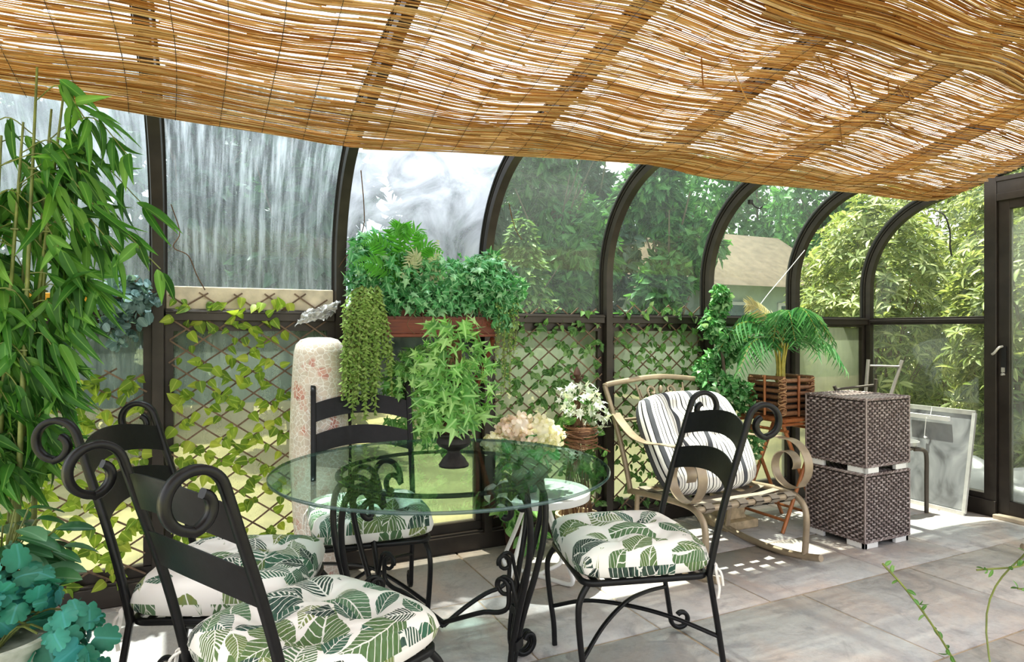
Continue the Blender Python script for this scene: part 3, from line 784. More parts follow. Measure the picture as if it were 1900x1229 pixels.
for s in (1, -1):
    P = crom(np.array([(.24*s, .252, .17), (.12*s, .13, .235), (0, -.01, .262 - .008*s), (-.13*s, -.15, .25), (-.25*s, -.292, .215)]), 6)
    tube(b, P, .009, 8)
b.build('stretcher', M['iron'], ch, 50, local=True)
# cushion with corner ties
cu = thing('seat_cushion', '', 'cushion', (0, 0, 0), 0, 'leaf-print cushions on the iron chairs')
TF = ((-.36, -.36, .32), (.36, -.36, .32), (-.36, .36, .32), (.36, .36, .32))
weld(pillow(.553, .553, .142, 60, .44, TF, .62).build('cover', M['print'], cu, 180, local=True))
for s in (-1, 1):
    b = MB()
    P = crom(np.array([(.215*s, -.225, .045), (.24*s, -.255, .05), (.263*s, -.272, .045), (.272*s, -.268, .03), (.266*s, -.276, .0), (.272*s, -.282, -.04), (.266*s, -.28, -.085)]), 4)
    sweep(b, P, rect(.012, .003), (1, .3, 0)); tube(b, [(.25*s, -.262, .045), (.276*s, -.285, .02), (.282*s, -.292, -.03)], .005, 6, k=3)
    b.build('tie', M['print'], cu, 60, local=True)
CH = [(.303, 1.944, .887, .461, 'black iron dining chair nearest the camera, seen from behind its curved slats', 'leaf-print cushion on the chair nearest the camera'),
      (.122, 2.56, .923, -.388, 'black iron dining chair beside the green lattice at far left of the table', 'leaf-print cushion on the chair at the left side of the table'),
      (.722, 3.078, -.143, -.99, 'black iron dining chair behind the table, in front of the mosaic column', 'leaf-print cushion on the chair behind the glass table'),
      (1.594, 2.229, -.964, .264, 'black iron dining chair on the right of the table, in front of the rocking chair', 'leaf-print cushion on the chair at the right of the table')]
for i, (x, y, fx, fy, l1, l2) in enumerate(CH):
    rz = math.atan2(fy, fx) - PI/2
    if i == 0:
        ch.location = (x, y, 0); ch.rotation_euler = (0, 0, rz); ch['label'] = l1
        cu.location = (x, y, SEATZ+.0005); cu.rotation_euler = (0, 0, rz); cu['label'] = l2
    else:
        dup(ch, (x, y, 0), rz, l1); dup(cu, (x, y, SEATZ+.0005), rz + (0 if i != 2 else .06), l2)

# ------------------------------------------------------------------ metal rocking chair
rk = thing('rocking_chair', 'tan metal rocking chair with scrolled ribbon arms and a striped back cushion', 'rocking chair', (2.94, 3.1, 0))
XL, XR = 2.48, 3.262
for x in (XL, XR):
    b = MB(); ys = np.linspace(2.62, 3.72, 24)
    z = .024 + .155*((ys-3.06)/.66)**2*.62
    z = np.where(ys < 3.06, .022 + .05*((3.06-ys)/.44)**2.2, .022 + .12*((ys-3.06)/.66)**2)
    tube(b, np.stack([np.full(24, x), ys, z], -1), .021, 10); b.build('rocker', M['tan_metal'], rk, 50)
    # front leg sweeping up into the side rail
    b = MB(); tube(b, [(x, 2.735, .03), (x, 2.725, .15), (x, 2.72, .28), (x, 2.745, .36), (x, 2.82, .405), (x, 2.95, .41), (x, 3.2, .395), (x, 3.42, .375)], .0185, 10, k=5); b.build('leg', M['tan_metal'], rk, 50)
    b = MB(); tube(b, [(x, 3.37, .04), (x, 3.345, .2), (x, 3.33, .39)], .0165, 10, k=4); b.build('leg', M['tan_metal'], rk, 50)
    b = MB(); xo = .055*(1 if x == XR else -1)
    tube(b, [(x, 3.40, .36), (x+xo*.15, 3.44, .52), (x+xo*.5, 3.52, .78), (x+xo, 3.615, 1.035)], .0175, 10, k=5); b.build('back_post', M['tan_metal'], rk, 50)
    # ribbon arm
    b = MB(); sg = 1 if x == XR else -1
    S = [(3.54, .86), (3.46, .80), (3.34, .735), (3.2, .715), (3.05, .73), (2.93, .735)]
    S2 = np.concatenate([crom(np.array(S), 5), spiral((2.87, .577), .157, .148, .42*PI, 1.25*PI, 24), spiral((2.862, .572), .147, .05, 1.28*PI, 3.1*PI, 40)])
    S2[:, 1] = np.maximum(S2[:, 1], .424)
    sweep(b, np.stack([np.full(len(S2), x+.02*sg), S2[:, 0], S2[:, 1]], -1), rect(.005, .066), (1, 0, 0)); b.build('arm', M['tan_metal'], rk, 40)
b = MB(); tube(b, [(XL, 2.80, .40), (XR, 2.80, .40)], .0175, 10); b.build('seat_rail', M['tan_metal'], rk, 50)
b = MB(); tube(b, [(XL, 3.40, .372), (XR, 3.40, .372)], .016, 10); b.build('seat_rail', M['tan_metal'], rk, 50)
b = MB()
for k in range(6):
    x = XL + .09 + k*.126; P = [(x, 2.80, .423), (x, 2.778, .40), (x, 2.80, .379)]
    sweep(b, crom(np.array([(x, 3.40, .395), (x, 3.1, .372), (x, 2.90, .395), (x, 2.83, .42), (x, 2.80, .4225), (x, 2.776, .40), (x, 2.80, .377)]), 4), rect(.062, .004), (0, .3, 1))
for k in range(4):
    y = 2.93 + k*.12; sweep(b, [(XL, y, .412), (XL+.15, y, .377+.02*(k==0)), (XR-.15, y, .377+.02*(k==0)), (XR, y, .412)], rect(.05, .004), (0, 0, 1))
b.build('strap_seat', m_plain('taupe_strap', (.27, .235, .19), .7), rk, 40)
b = MB()
tube(b, [(XL-.045, 3.615, 1.04), (XL+.05, 3.612, 1.055), (2.856, 3.60, 1.085), (XR-.05, 3.612, 1.055), (XR+.06, 3.615, 1.04)], .0185, 10, k=6)
for x in (XL-.045, XR+.06): lathe(b, [(0, -.0), (.02, .003), (.024, .012), (.02, .021), (0, .024)], 10, (x, 3.615, 1.028))
b.build('top_rail', M['tan_metal'], rk, 50)
b = MB(); yb = 3.575
tube(b, [(XL+.02, 3.50, .82), (XR-.02, 3.50, .82)], .010, 8)
for s in (-1, 1):
    c0 = 2.856
    def A(p): return [(c0 + s*u, 3.50 + (z-.82)*.40, z) for u, z in p]
    tube(b, A([(.02, .83), (.09, .92), (.115, .985), (.09, 1.02), (.06, 1.005), (.065, .975), (.085, .98)]), .009, 6, k=5)
    tube(b, A([(.2, .83), (.185, .92), (.2, 1.04)]), .007, 6, k=4); tube(b, A([(.1, .83), (.16, .93), (.18, 1.0)]), .006, 6, k=4)
lathe(b, [(0, -.03), (.014, -.012), (.018, .008), (.01, .028), (0, .034)], 10, (2.856, 3.575, .995))
tube(b, [(2.856, 3.50, .82), (2.856, 3.565, .965)], .006, 6); b.build('back_scrollwork', M['tan_metal'], rk, 50)
# its cushion: leans on the back, bottom edge on the straps
cb = thing('back_cushion', 'black and white striped tufted cushion leaning in the rocking chair', 'cushion', (2.865, 3.05, .386))
TF2 = ((-.33, .05, .3), (.33, .05, .3), (-.33, .62, .28), (.33, .62, .28), (0, -.4, .3))
mb = pillow(.76, .68, .21, 52, .45, TF2, .42, .11)
V = np.concatenate(mb.v); ta = math.radians(58); Y0 = V[:, 1] + .34; Z0 = V[:, 2]
bend = np.clip((.62-Y0)*0, 0, 1)
Vn = np.stack([V[:, 0], -.02 + Y0*math.cos(ta) - Z0*math.sin(ta) + .10, Y0*math.sin(ta) + Z0*math.cos(ta) + .012], -1)
mb.v = [Vn - np.array([0, 0, Vn[:, 2].min()])]
weld(mb.build('cover', M['stripe'], cb, 180, local=True))

# second rocker, only the front tip and arm of it inside the picture at the far right
r2 = dup(rk, (4.66, 1.57, 0), math.atan2(-.8, -.6), 'tan metal rocking chair cut off by the right edge of the picture')

# ------------------------------------------------------------------ two wicker cubes
def make_cube():
    t = thing('wicker_ottoman', '', 'ottoman', (0, 0, 0), 0, 'stacked woven cubes')
    S, Z0, Z1 = .445, .042, .475
    b = MB(); box(b, (-S/2+.008, -S/2+.008, Z0), (S/2-.008, S/2-.008, Z1-.006)); b.build('inner_box', M['wickerback'], t, 30, local=True)
    b = MB(); st = 18; row = .0165; nz = int((Z1-Z0-.008)/row)
    pts = []
    for side in range(4):
        for k in range(st*2): pts.append((side, -S/2 + S*(k+.5)/(st*2), k))
    for r_ in range(nz):
        z = Z0 + .012 + row*r_; V = []
        for side, u, k in pts:
            w = .0042 if ((k//2) + r_) % 2 else -.0045
            d = S/2 + w
            x, y = ((u, -d), (d, u), (-u, d), (-d, -u))[side]
            dx, dy = ((0, -1), (1, 0), (0, 1), (-1, 0))[side]
            V += [(x, y, z-.0073), (x+dx*.004, y+dy*.004, z), (x, y, z+.0073)]
        m = len(pts); Q = []
        for i in range(m):
            j = (i+1) % m
            Q += [(i*3, j*3, j*3+1, i*3+1), (i*3+1, j*3+1, j*3+2, i*3+2)]
        b.addq(np.array(V), np.array(Q))
    bk = MB()
    for side in range(4):
        for k in range(st):
            u = -S/2 + S*(k+.5)/st; d = S/2 + .0005
            for q in (0,):
                x, y = ((u, -d), (d, u), (-u, d), (-d, -u))[side]; boxc(bk, (x, y, (Z0+Z1)/2), (.012, .004, Z1-Z0) if side % 2 == 0 else (.004, .012, Z1-Z0))
    bk.build('stake', M['wickerback'], t, 30, local=True)
    # rolled corner posts and braided rim
    for sx in (-1, 1):
        for sy in (-1, 1): tube(b, [(sx*S/2, sy*S/2, Z0), (sx*S/2, sy*S/2, Z1)], .0075, 6)
    for rr, zz in ((.009, Z1), (.008, Z0+.004)):
        for j in range(2):
            P = [];  N_ = 90
            for i in range(N_*4):
                side = i//N_; u = -S/2 + S*(i % N_)/N_; x, y = ((u, -S/2), (S/2, u), (-u, S/2), (-S/2, -u))[side]
                ph = 2*PI*i/9 + PI*j; P.append((x*(1+.012*math.cos(ph)), y*(1+.012*math.cos(ph)), zz + .005*math.sin(ph)))
            tube(b, P, rr*.7, 5, closed=True)
    # woven lid
    for r_ in range(21):
        y = -S/2 + .012 + .0205*r_; V = []; n = 42
        for k in range(n+1):
            x = -S/2 + S*k/n; z = Z1 + (.002 if ((k//2)+r_) % 2 else -.002)
            V += [(x, y-.009, z-.001), (x, y, z+.002), (x, y+.009, z-.001)]
        b.addq(np.array(V), np.array([q for i in range(n) for q in ((i*3, i*3+3, i*3+4, i*3+1), (i*3+1, i*3+4, i*3+5, i*3+2))]))
    b.build('woven_cover', M['wicker'], t, 30, local=True)
    for sx in (-1, 1):
        for sy in (-1, 1):
            b = MB(); c = S/2-.004
            boxc(b, (sx*(c-.065), sy*(c-.012), .021), (.13, .024, .042)); boxc(b, (sx*(c-.012), sy*(c-.065), .021), (.024, .13, .042))
            b.build('foot', M['white_metal'], t, 30, local=True, bevel=.002)
    return t
WC = make_cube(); WC.location = (4.043, 2.966, 0); WC['label'] = 'brown woven wicker cube standing on the floor, lower of the stacked two'
dup(WC, (4.036, 2.961, .4855), math.radians(1.2), 'brown woven wicker cube on top of the other wicker cube')

# ------------------------------------------------------------------ patio metal table with upturned stool behind the cubes
pt = thing('metal_side_table', 'low brown metal side table with bent tube legs behind the wicker cubes', 'table', (4.82, 3.33, 0))
for sx in (-1, 1):
    for sy in (-1, 1):
        b = MB(); x, y = 4.82+.225*sx, 3.33+.22*sy
        tube(b, [(x, y, 0), (x, y, .25), (x, y, .42), (x-.012*sx, y-.006*sy, .472), (x-.05*sx, y-.02*sy, .487), (x-.09*sx, y-.04*sy, .487)], .0155, 10, k=4); b.build('leg', M['brown_metal'], pt, 50)
b = MB(); lathe(b, [(0, .488), (.215, .488), (.226, .493), (.226, .502), (.215, .507), (0, .507)], 40, (4.82, 3.33, 0)); b.build('tabletop', M['brown_metal'], pt, 40)
ds = thing('ring_tray', 'small pale round tray on the brown metal side table', 'tray', (4.93, 3.23, .507))
b = MB(); lathe(b, [(0, .0), (.10, .0), (.118, .012), (.12, .04), (.112, .04), (.108, .014), (0, .01)], 32, (4.93, 3.23, .507)); b.build('dish', m_plain('pale_grey', (.5, .5, .5), .3, .3), ds, 40)
b = MB(); lathe(b, [(0, .01), (.02, .012), (.03, .025), (.018, .05), (.008, .06), (0, .062)], 16, (4.93, 3.23, .507)); b.build('knob', M['brown_metal'], ds, 50)
us = thing('upturned_stool', 'upturned metal stool resting on the side table with legs in the air', 'stool', (4.74, 3.38, .55))
b = MB(); lathe(b, [(0, .508), (.15, .508), (.165, .52), (.165, .545), (.15, .555), (0, .555)], 32, (4.72, 3.42, 0)); b.build('seat', M['brown_metal'], us, 40)
LM = m_plain('grey_tube', (.34, .32, .29), .4, .4)
fr = [((4.60, 3.36), (4.47, 3.47), .97, M['brown_metal']), ((4.80, 3.47), (4.86, 3.46), 1.17, LM), ((4.82, 3.36), (4.98, 3.26), 1.17, LM), ((4.70, 3.33), (4.68, 3.27), 1.03, M['brown_metal'])]
for (x0, y0), (x1, y1), zt, mt in fr:
    b = MB(); tube(b, [(x0, y0, .55), (x0+(x1-x0)*.5, y0+(y1-y0)*.5, (zt+.55)/2), (x1, y1, zt)], .014, 8); b.build('leg', mt, us, 50)
b = MB(); tube(b, [(4.852, 3.461, 1.12), (4.96, 3.268, 1.12)], .009, 8); b.build('stretcher', LM, us, 50)
b = MB(); tube(b, [(4.485, 3.455, .945), (4.682, 3.278, .985)], .009, 8); b.build('stretcher', M['brown_metal'], us, 50)
# aluminium-framed pane leaning on the end wall
lp = thing('storm_panel', 'grey glazed aluminium panel leaning against the end window', 'panel', (5.26, 3.2, 0))
def tilt(y, z, d=0): # along the leaning plane
    return (5.212 + .185*z - d*.98, y, z + d*.18)
V = [tilt(2.945, .035), tilt(3.62, .035), tilt(3.62, .755), tilt(2.945, .755)]
t_ = NT('hazy_panel'); n_ = t_.noise(t_.coord('Object', (1, 1.4, 1)), 3.2, 3, .5, 1.2)
pm = t_.done(t_.pbr(t_.ramp(n_, [(.3, (.13, .13, .135)), (.45, (.26, .27, .28)), (.7, (.42, .43, .44))]), .18, 0, None, .8))
b = MB(); b.add(V, [(0, 1, 2, 3)]); b.build('glazing', pm, lp, 0)
b = MB()
def bar(p, q, w=.03, d=.022): sweep(b, [p, q], rect(d, w), (0, .0, 1) if abs(p[2]-q[2]) < .1 else (0, 1, 0))
bar(tilt(2.93, .015), tilt(3.64, .015), .03); bar(tilt(2.93, .77), tilt(3.64, .77), .035); bar(tilt(2.935, .015), tilt(2.935, .77), .026); bar(tilt(3.635, .015), tilt(3.635, .77), .026)
b.build('frame', m_plain('aluminium', (.72, .72, .70), .35, .4), lp, 30)
b = MB(); sweep(b, [tilt(3.10, .70, .025), tilt(3.42, .70, .025)], rect(.03, .035), (0, 0, 1)); b.build('handle', M['white_metal'], lp, 30)
b = MB(); tube(b, [tilt(3.27, .69, .04), tilt(3.275, .6, .03), tilt(3.28, .54, .02)], .0035, 6); tube(b, [tilt(3.28, .54, .02), tilt(3.27, .53, .02), tilt(3.265, .54, .02)], .009, 6); tube(b, [tilt(3.24, .70, .04), tilt(3.24, .78, .03)], .003, 6); b.build('pull_cord', M['white_metal'], lp, 50)

# ------------------------------------------------------------------ white metal side table
wt = thing('white_side_table', 'small round white metal table with bent sled legs behind the glass table', 'table', (1.72, 3.25, 0))
b = MB(); lathe(b, [(0, .455), (.285, .455), (.30, .46), (.303, .485), (.30, .497), (.285, .498), (.278, .486), (0, .484)], 48, (1.72, 3.25, 0)); b.build('tabletop', M['tablewhite'], wt, 40)
for a in (math.radians(-65), math.radians(25)):
    e = np.array([math.cos(a), math.sin(a)]); b = MB(); o_ = np.array([-e[1], e[0]])*0.0
    pr = [(-.05, .452), (-.085, .40), (-.15, .25), (-.235, .08), (-.245, .035), (-.215, .013), (-.1, .012), (.1, .012), (.215, .013), (.245, .035), (.235, .08), (.15, .25), (.085, .40), (.05, .452)]
    tube(b, [(1.72+e[0]*u, 3.25+e[1]*u, z + (.0 if a < 0 else .0)) for u, z in pr], .0125, 8, k=4)
    b.build('leg', M['white_metal'], wt, 50)
# ------------------------------------------------------------------ mosaic column vase
b = MB()
lathe(b, [(.095, 0), (.105, .012), (.118, .1), (.138, .35), (.154, .6), (.159, .72), (.157, .85), (.149, 1.05), (.141, 1.2), (.135, 1.28), (.125, 1.325), (.10, 1.352), (.06, 1.364), (0, 1.366)], 64, (.591, 3.688, 0))
tag(b.build('mosaic_column', M['mosaic'], None, 60), 'tall tapered column of cream and pink crackle mosaic with rounded top', 'floor ornament')
# crumpled clear plastic on the lattice
b = MB(); n = 16; g = np.linspace(-1, 1, n); U, Vv = np.meshgrid(g, g)
rn = np.random.default_rng(5); Z = rn.normal(0, .02, (n, n)) + .05*(1-U*U)*(1-Vv*Vv)
V = np.stack([.60 + .10*U + .03*Vv, 3.79 - np.abs(Z)*1.0, 1.50 + .045*Vv + .05*U*.6 + rn.normal(0, .008, (n, n))], -1).reshape(-1, 3)
i = np.arange(n-1)[:, None]*n + np.arange(n-1)[None]; b.addq(V, np.stack([i, i+1, i+n+1, i+n], -1).reshape(-1, 4))
t_ = NT('clear_wrap'); cw_ = t_.done(t_.mixsh(.45, t_.n('ShaderNodeBsdfTransparent', {0: (1, 1, 1, 1)}).outputs[0], t_.pbr((.85, .85, .85), .2, 0, None, .8)))
tag(b.build('plastic_wrap', cw_, None, 0), 'crumpled clear plastic caught on top of the lattice above the mosaic column', 'plastic')
# ------------------------------------------------------------------ willow lattices with artificial vine leaves
def lattice(name, label, xl, xr, zb, zt, leafmat, nleaf, L, kind='heart', pitch=.165, slope=.74, skew=0., y=3.856, ragged=.05, seed=0, lz=None):
    R_ = np.random.default_rng(seed)
    t = thing(name, label, 'trellis', ((xl+xr)/2, y, zb), 0, 'expanding willow trellises along the glass wall')
    b = MB(); nodes = []
    H = zt - zb; W = xr - xl
    for s in (1, -1):
        c = -H/slope
        k0 = np.arange(c - pitch, W + H/slope + pitch, pitch)
        for k in k0:
            # line z = slope*(x - k) for s=1, mirrored for s=-1
            x0, x1 = max(0, k), min(W, k + H/slope)
            if x1 - x0 < .06: continue
            za, zc = slope*(x0-k), slope*(x1-k)
            e0, e1 = R_.uniform(0, ragged, 2)
            if s < 0: xa, xb = W - x0, W - x1
            else: xa, xb = x0, x1
            sh = lambda xx, zz: (xl + xx + skew*(zz-H/2), y + (.004 if s > 0 else -.004), zb + zz)
            p, q = np.array(sh(xa, za)), np.array(sh(xb, zc)); d = q - p; d /= np.linalg.norm(d)
            sweep(b, [p - d*e0*.5, (p+q)/2 + R_.normal(0, .003, 3)*np.array([1, .3, 1]), q + d*e1*.5], rect(.0085, .0055), (0, 1, 0))
            nseg = int(np.linalg.norm(q-p)/.05)
            for j in range(nseg): nodes.append(p + (q-p)*R_.random())
    b.build('lath', M['willow'], t, 30)
    nodes = np.array(nodes); idx = R_.choice(len(nodes), nleaf, replace=len(nodes) < nleaf)
    nodes_ = nodes[idx]
    P = nodes_ + R_.normal(0, .008, (nleaf, 3)) + np.array([0, -.014, 0])
    d = np.stack([R_.normal(0, .8, nleaf), R_.normal(-.25, .25, nleaf), R_.normal(-.55, .55, nleaf)], -1)
    nr = np.stack([R_.normal(0, .35, nleaf), np.full(nleaf, -1.), R_.normal(.3, .35, nleaf)], -1)
    LL = R_.uniform(.72, 1.25, nleaf)*L
    ok = np.hypot(P[:, 0]-.588, P[:, 1]-3.688) > .21
    P, d, nr, LL = P[ok], d[ok], nr[ok], LL[ok]; nleaf = len(P)
    lv = MB(); leaves(lv, kind, P, d, nr, LL, LL*R_.uniform(.62, .9, nleaf)); lv.build('vine_leaves', leafmat, t, 60)
    return t
lattice('leaf_trellis', 'slanting willow trellis with yellow-green leaves at far left behind the bamboo', -1.08, -.27, .10, 1.2, M['pothos'], 340, .06, pitch=.17, slope=.62, skew=.0, seed=1)
lattice('leaf_trellis', 'willow trellis with yellow-green leaves left of the mosaic column', -.135, .66, .13, 1.60, M['pothos'], 380, .06, pitch=.165, slope=.72, seed=2)
lattice('leaf_trellis', 'willow trellis with small dark leaves behind the hydrangeas', 1.735, 2.545, .12, 1.55, M['smallivy'], 520, .049, pitch=.155, slope=.80, seed=3)
lattice('leaf_trellis', 'willow trellis with small dark leaves behind the rocking chair', 2.68, 3.47, .12, 1.58, M['smallivy'], 460, .049, pitch=.155, slope=.80, seed=4)

def cloud(mb, kind, n, c, r, L, wf=.8, down=.4, shell=.35, up=.4, jit=.7, seed=None):
    p, d = blob(n, c, r, shell)
    dd = d*.25 + rnd(n, jit) + np.array([0, 0, -down*1.3]); nn = d*1.1 + rnd(n, .4) + np.array([0, -.55, up*.7])
    LL = L*uni(.65, 1.25, n); leaves(mb, kind, p, dd, nn, LL, LL*wf)
    return p
def strandleaves(mb, kind, P, per, L, wf=.7, spread=.02, seedr=NP):
    P = np.asarray(P, float); seg = np.linalg.norm(np.diff(P, axis=0), axis=1).sum(); n = max(3, int(seg*per))
    t = np.sort(NP.random(n)); f = np.linspace(0, 1, len(P))
    Q = np.stack([np.interp(t, f, P[:, k]) for k in range(3)], -1) + rnd(n, spread)
    d = rnd(n, .8) + np.array([0, -.2, -.35]); nn = rnd(n, .5) + np.array([0, -.8, .5]); LL = L*uni(.7, 1.2, n)
    leaves(mb, kind, Q, d, nn, LL, LL*wf)

# ---- redwood planter on brackets with ivy, fern and trailing sedum
sh = thing('planter_box', 'redwood planter box on a bracketed shelf between two ribs, full of ivy', 'planter box', (1.2, 3.68, 1.37))
b = MB()
box(b, (.79, 3.53, 1.365), (1.60, 3.82, 1.385)); b.build('shelf_board', M['redwood'], sh, 30, bevel=.003)
for x in (.80, 1.585):
    b = MB(); box(b, (x-.012, 3.80, 1.02), (x+.012, 3.835, 1.365)); sweep(b, [(x, 3.80, 1.06), (x, 3.56, 1.355)], rect(.028, .024), (1, 0, 0)); b.build('bracket', M['redwood'], sh, 30)
b = MB()
box(b, (.80, 3.545, 1.386), (1.59, 3.565, 1.475)); box(b, (.80, 3.79, 1.386), (1.59, 3.81, 1.475)); box(b, (.80, 3.565, 1.386), (.82, 3.79, 1.475)); box(b, (1.57, 3.565, 1.386), (1.59, 3.79, 1.475))
box(b, (.79, 3.537, 1.468), (1.60, 3.575, 1.482))
b.build('box_side', M['redwood'], sh, 30)
b = MB(); box(b, (.82, 3.565, 1.39), (1.57, 3.79, 1.45)); b.build('soil', M['soil'], sh, 30)
iv = thing('ivy', 'broad mound of dark green ivy spilling over the redwood planter box', 'plant', (1.2, 3.66, 1.452))
lv = MB()
b = MB(); box(b, (.99, 3.60, 1.452), (1.42, 3.76, 1.55)); b.build('liner_tray', M['redwood'], iv, 30)
for c, r, n in (((1.0, 3.65, 1.70), (.24, .16, .20), 620), ((1.28, 3.64, 1.68), (.28, .16, .18), 700), ((1.52, 3.60, 1.67), (.19, .15, .17), 420), ((.86, 3.68, 1.75), (.13, .12, .22), 300), ((.90, 3.68, 1.88), (.13, .09, .10), 170), ((1.66, 3.56, 1.64), (.14, .11, .15), 260), ((1.2, 3.56, 1.58), (.40, .09, .09), 420), ((1.55, 3.58, 1.80), (.12, .08, .08), 110), ((1.62, 3.54, 1.5), (.1, .07, .1), 110)):
    cloud(lv, 'ivy', n, c, r, .056, .9, .35, .45)
lv.build('foliage', M['ivy'], iv, 60)
b = MB()
for j in range(9):
    x = RG.uniform(.95, 1.5); tube(b, [(x, 3.60, 1.56), (x+RG.uniform(-.04, .04), 3.53, 1.52), (x+RG.uniform(-.08, .08), 3.51, 1.44), (x+RG.uniform(-.1, .1), 3.515, 1.38)], .0022, 5, k=4)
b.build('runner', M['twig'], iv, 60)
fe = thing('fern', 'bright green fern with two pale silver fronds standing in the planter ivy', 'plant', (1.03, 3.62, 1.60))
def frond(mb, P, n, L, W, kind='blade', taper=(.55, 1, .15), nrm_=None, tilt=.9, dr=-.15):
    P = crom(np.array(P, float), 8); f = np.linspace(0, 1, len(P)); t = np.linspace(.08, .99, n)
    Q = np.stack([np.interp(t, f, P[:, k]) for k in range(3)], -1); T = nrm(np.stack([np.interp(t+.02, f, P[:, k]) - np.interp(t-.02, f, P[:, k]) for k in range(3)], -1) + 1e-6)
    up = np.array([0, -.6, .8]) if nrm_ is None else np.asarray(nrm_, float)
    S = nrm(np.cross(T, up)); sz = np.interp(t, np.linspace(0, 1, len(taper)), taper)
    for s in (-1, 1):
        d = S*s*tilt + T*.55 + np.array([0, 0, dr]) + rnd(n, .05)
        leaves(mb, kind, Q, d, np.cross(S, T)*1. + rnd(n, .1), L*sz, W*np.clip(sz, .5, 1))
    return P
lv = MB()
for j, (dx, dz, dy) in enumerate(((-.05, .34, -.06), (-.16, .27, -.05), (.07, .33, -.07), (.14, .25, -.05), (-.2, .14, -.1), (0, .37, -.02))):
    frond(lv, [(1.02, 3.60, 1.63), (1.02+dx*.45, 3.59+dy*.6, 1.63+dz*.7), (1.02+dx, 3.57+dy, 1.63+dz), (1.02+dx*1.5, 3.53+dy*1.4, 1.63+dz*.86)], 18, .085, .024, nrm_=(0, -1, .3))
lv.build('green_frond', M['fern'], fe, 60)
lv = MB()
frond(lv, [(1.13, 3.58, 1.62), (1.11, 3.54, 1.78), (1.07, 3.52, 1.82), (1.0, 3.50, 1.70)], 20, .07, .02, nrm_=(0, -1, .2)); frond(lv, [(1.16, 3.58, 1.62), (1.20, 3.56, 1.78), (1.23, 3.54, 1.92)], 20, .07, .02, nrm_=(0, -1, .2)); frond(lv, [(1.16, 3.58, 1.62), (1.22, 3.54, 1.72), (1.25, 3.5, 1.7)], 14, .05, .02, nrm_=(0, -1, .2))
lv.build('pale_frond', M['palefern'], fe, 60)
sd = thing('trailing_sedum', 'light green trailing sedum hanging from the left end of the planter box', 'plant', (.83, 3.52, 1.10))
lv = MB(); st = MB()
for j in range(56):
    x = RG.uniform(.68, .91); y = 3.515 - RG.uniform(0, .05); L = RG.choice([.25, .35, .45, .52]) * RG.uniform(.7, 1.1); zt = RG.uniform(1.5, 1.63)
    x2 = x + RG.uniform(-.06, .06); P = crom(np.array([(.85+RG.uniform(-.04, .04), 3.60, 1.55), (x*.5+.42, y+.02, zt+.02), (x, y, zt-.08), (x2, y-.005, zt-.08-L*.5), (x2+RG.uniform(-.02, .02), y, zt-.08-L)]), 8)
    tube(st, P, .003, 5)
    m = 0; n = int(95*(L+.15)); t_ = np.linspace(.12, 1, n); f = np.linspace(0, 1, len(P)); Q = np.stack([np.interp(t_, f, P[:, k]) for k in range(3)], -1)
    a = np.arange(n)*2.4; rad = np.stack([np.cos(a), np.sin(a), np.full(n, -.75)], -1)
    leaves(lv, 'fat', Q, rad, np.stack([np.cos(a)*.7, np.sin(a)*.7, np.full(n, 1.)], -1), .031*uni(.8, 1.2, n), .018)
lv.build('foliage', M['sedum'], sd, 60); st.build('stem', M['cane'], sd, 60)
ss = thing('string_plant', 'fine beaded green strands hanging at the right end of the planter box', 'plant', (1.64, 3.53, 1.05))
lv = MB(); st = MB()
for j in range(22):
    x = 1.645 + RG.uniform(-.07, .08); y = 3.53 + RG.uniform(-.03, .03); L = RG.uniform(.2, .5)
    P = crom(np.array([(1.60, 3.6, 1.56), (x, y, 1.57), (x+.01, y-.01, 1.50), (x+RG.uniform(-.03, .03), y, 1.50-L)]), 6); tube(st, P, .0012, 4)
    n = int(70*(L+.1)); t_ = np.linspace(.3, 1, n); f = np.linspace(0, 1, len(P)); Q = np.stack([np.interp(t_, f, P[:, k]) for k in range(3)], -1) + rnd(n, .004)
    leaves(lv, 'round', Q, rnd(n) + np.array([0, 0, -.3]), rnd(n) + np.array([0, -1, 0]), .013, .011)
lv.build('foliage', M['sedum'], ss, 60); st.build('stem', M['cane'], ss, 60)
# hanging ivy under the shelf
hp = thing('hanging_ivy', 'ivy in a dark brown pot hanging below the planter shelf behind the table topiary', 'hanging plant', (1.17, 3.62, 1.0))
b = MB(); lathe(b, [(0, 1.03), (.075, 1.03), (.10, 1.15), (.108, 1.155), (.108, 1.175), (.09, 1.17), (0, 1.16)], 28, (1.20, 3.62, 0)); b.build('pot', M['darkpot'], hp, 40)
b = MB()
for a in (0, 2.1, 4.2): tube(b, [(1.20+.105*math.cos(a), 3.62+.105*math.sin(a), 1.17), (1.20, 3.66, 1.37)], .0015, 5)
b.build('wire', M['gasket'], hp, 60)
lv = MB()
for c, r, n in (((1.17, 3.58, 1.22), (.2, .12, .1), 210), ((1.02, 3.56, 1.1), (.12, .1, .15), 130), ((1.3, 3.58, 1.15), (.14, .1, .16), 130), ((1.15, 3.55, .92), (.26, .08, .16), 200), ((1.3, 3.57, .8), (.14, .08, .14), 90)):
    cloud(lv, 'ivy', n, c, r, .06, .9, .5, .3)
lv.build('foliage', M['ivyb'], hp, 60)

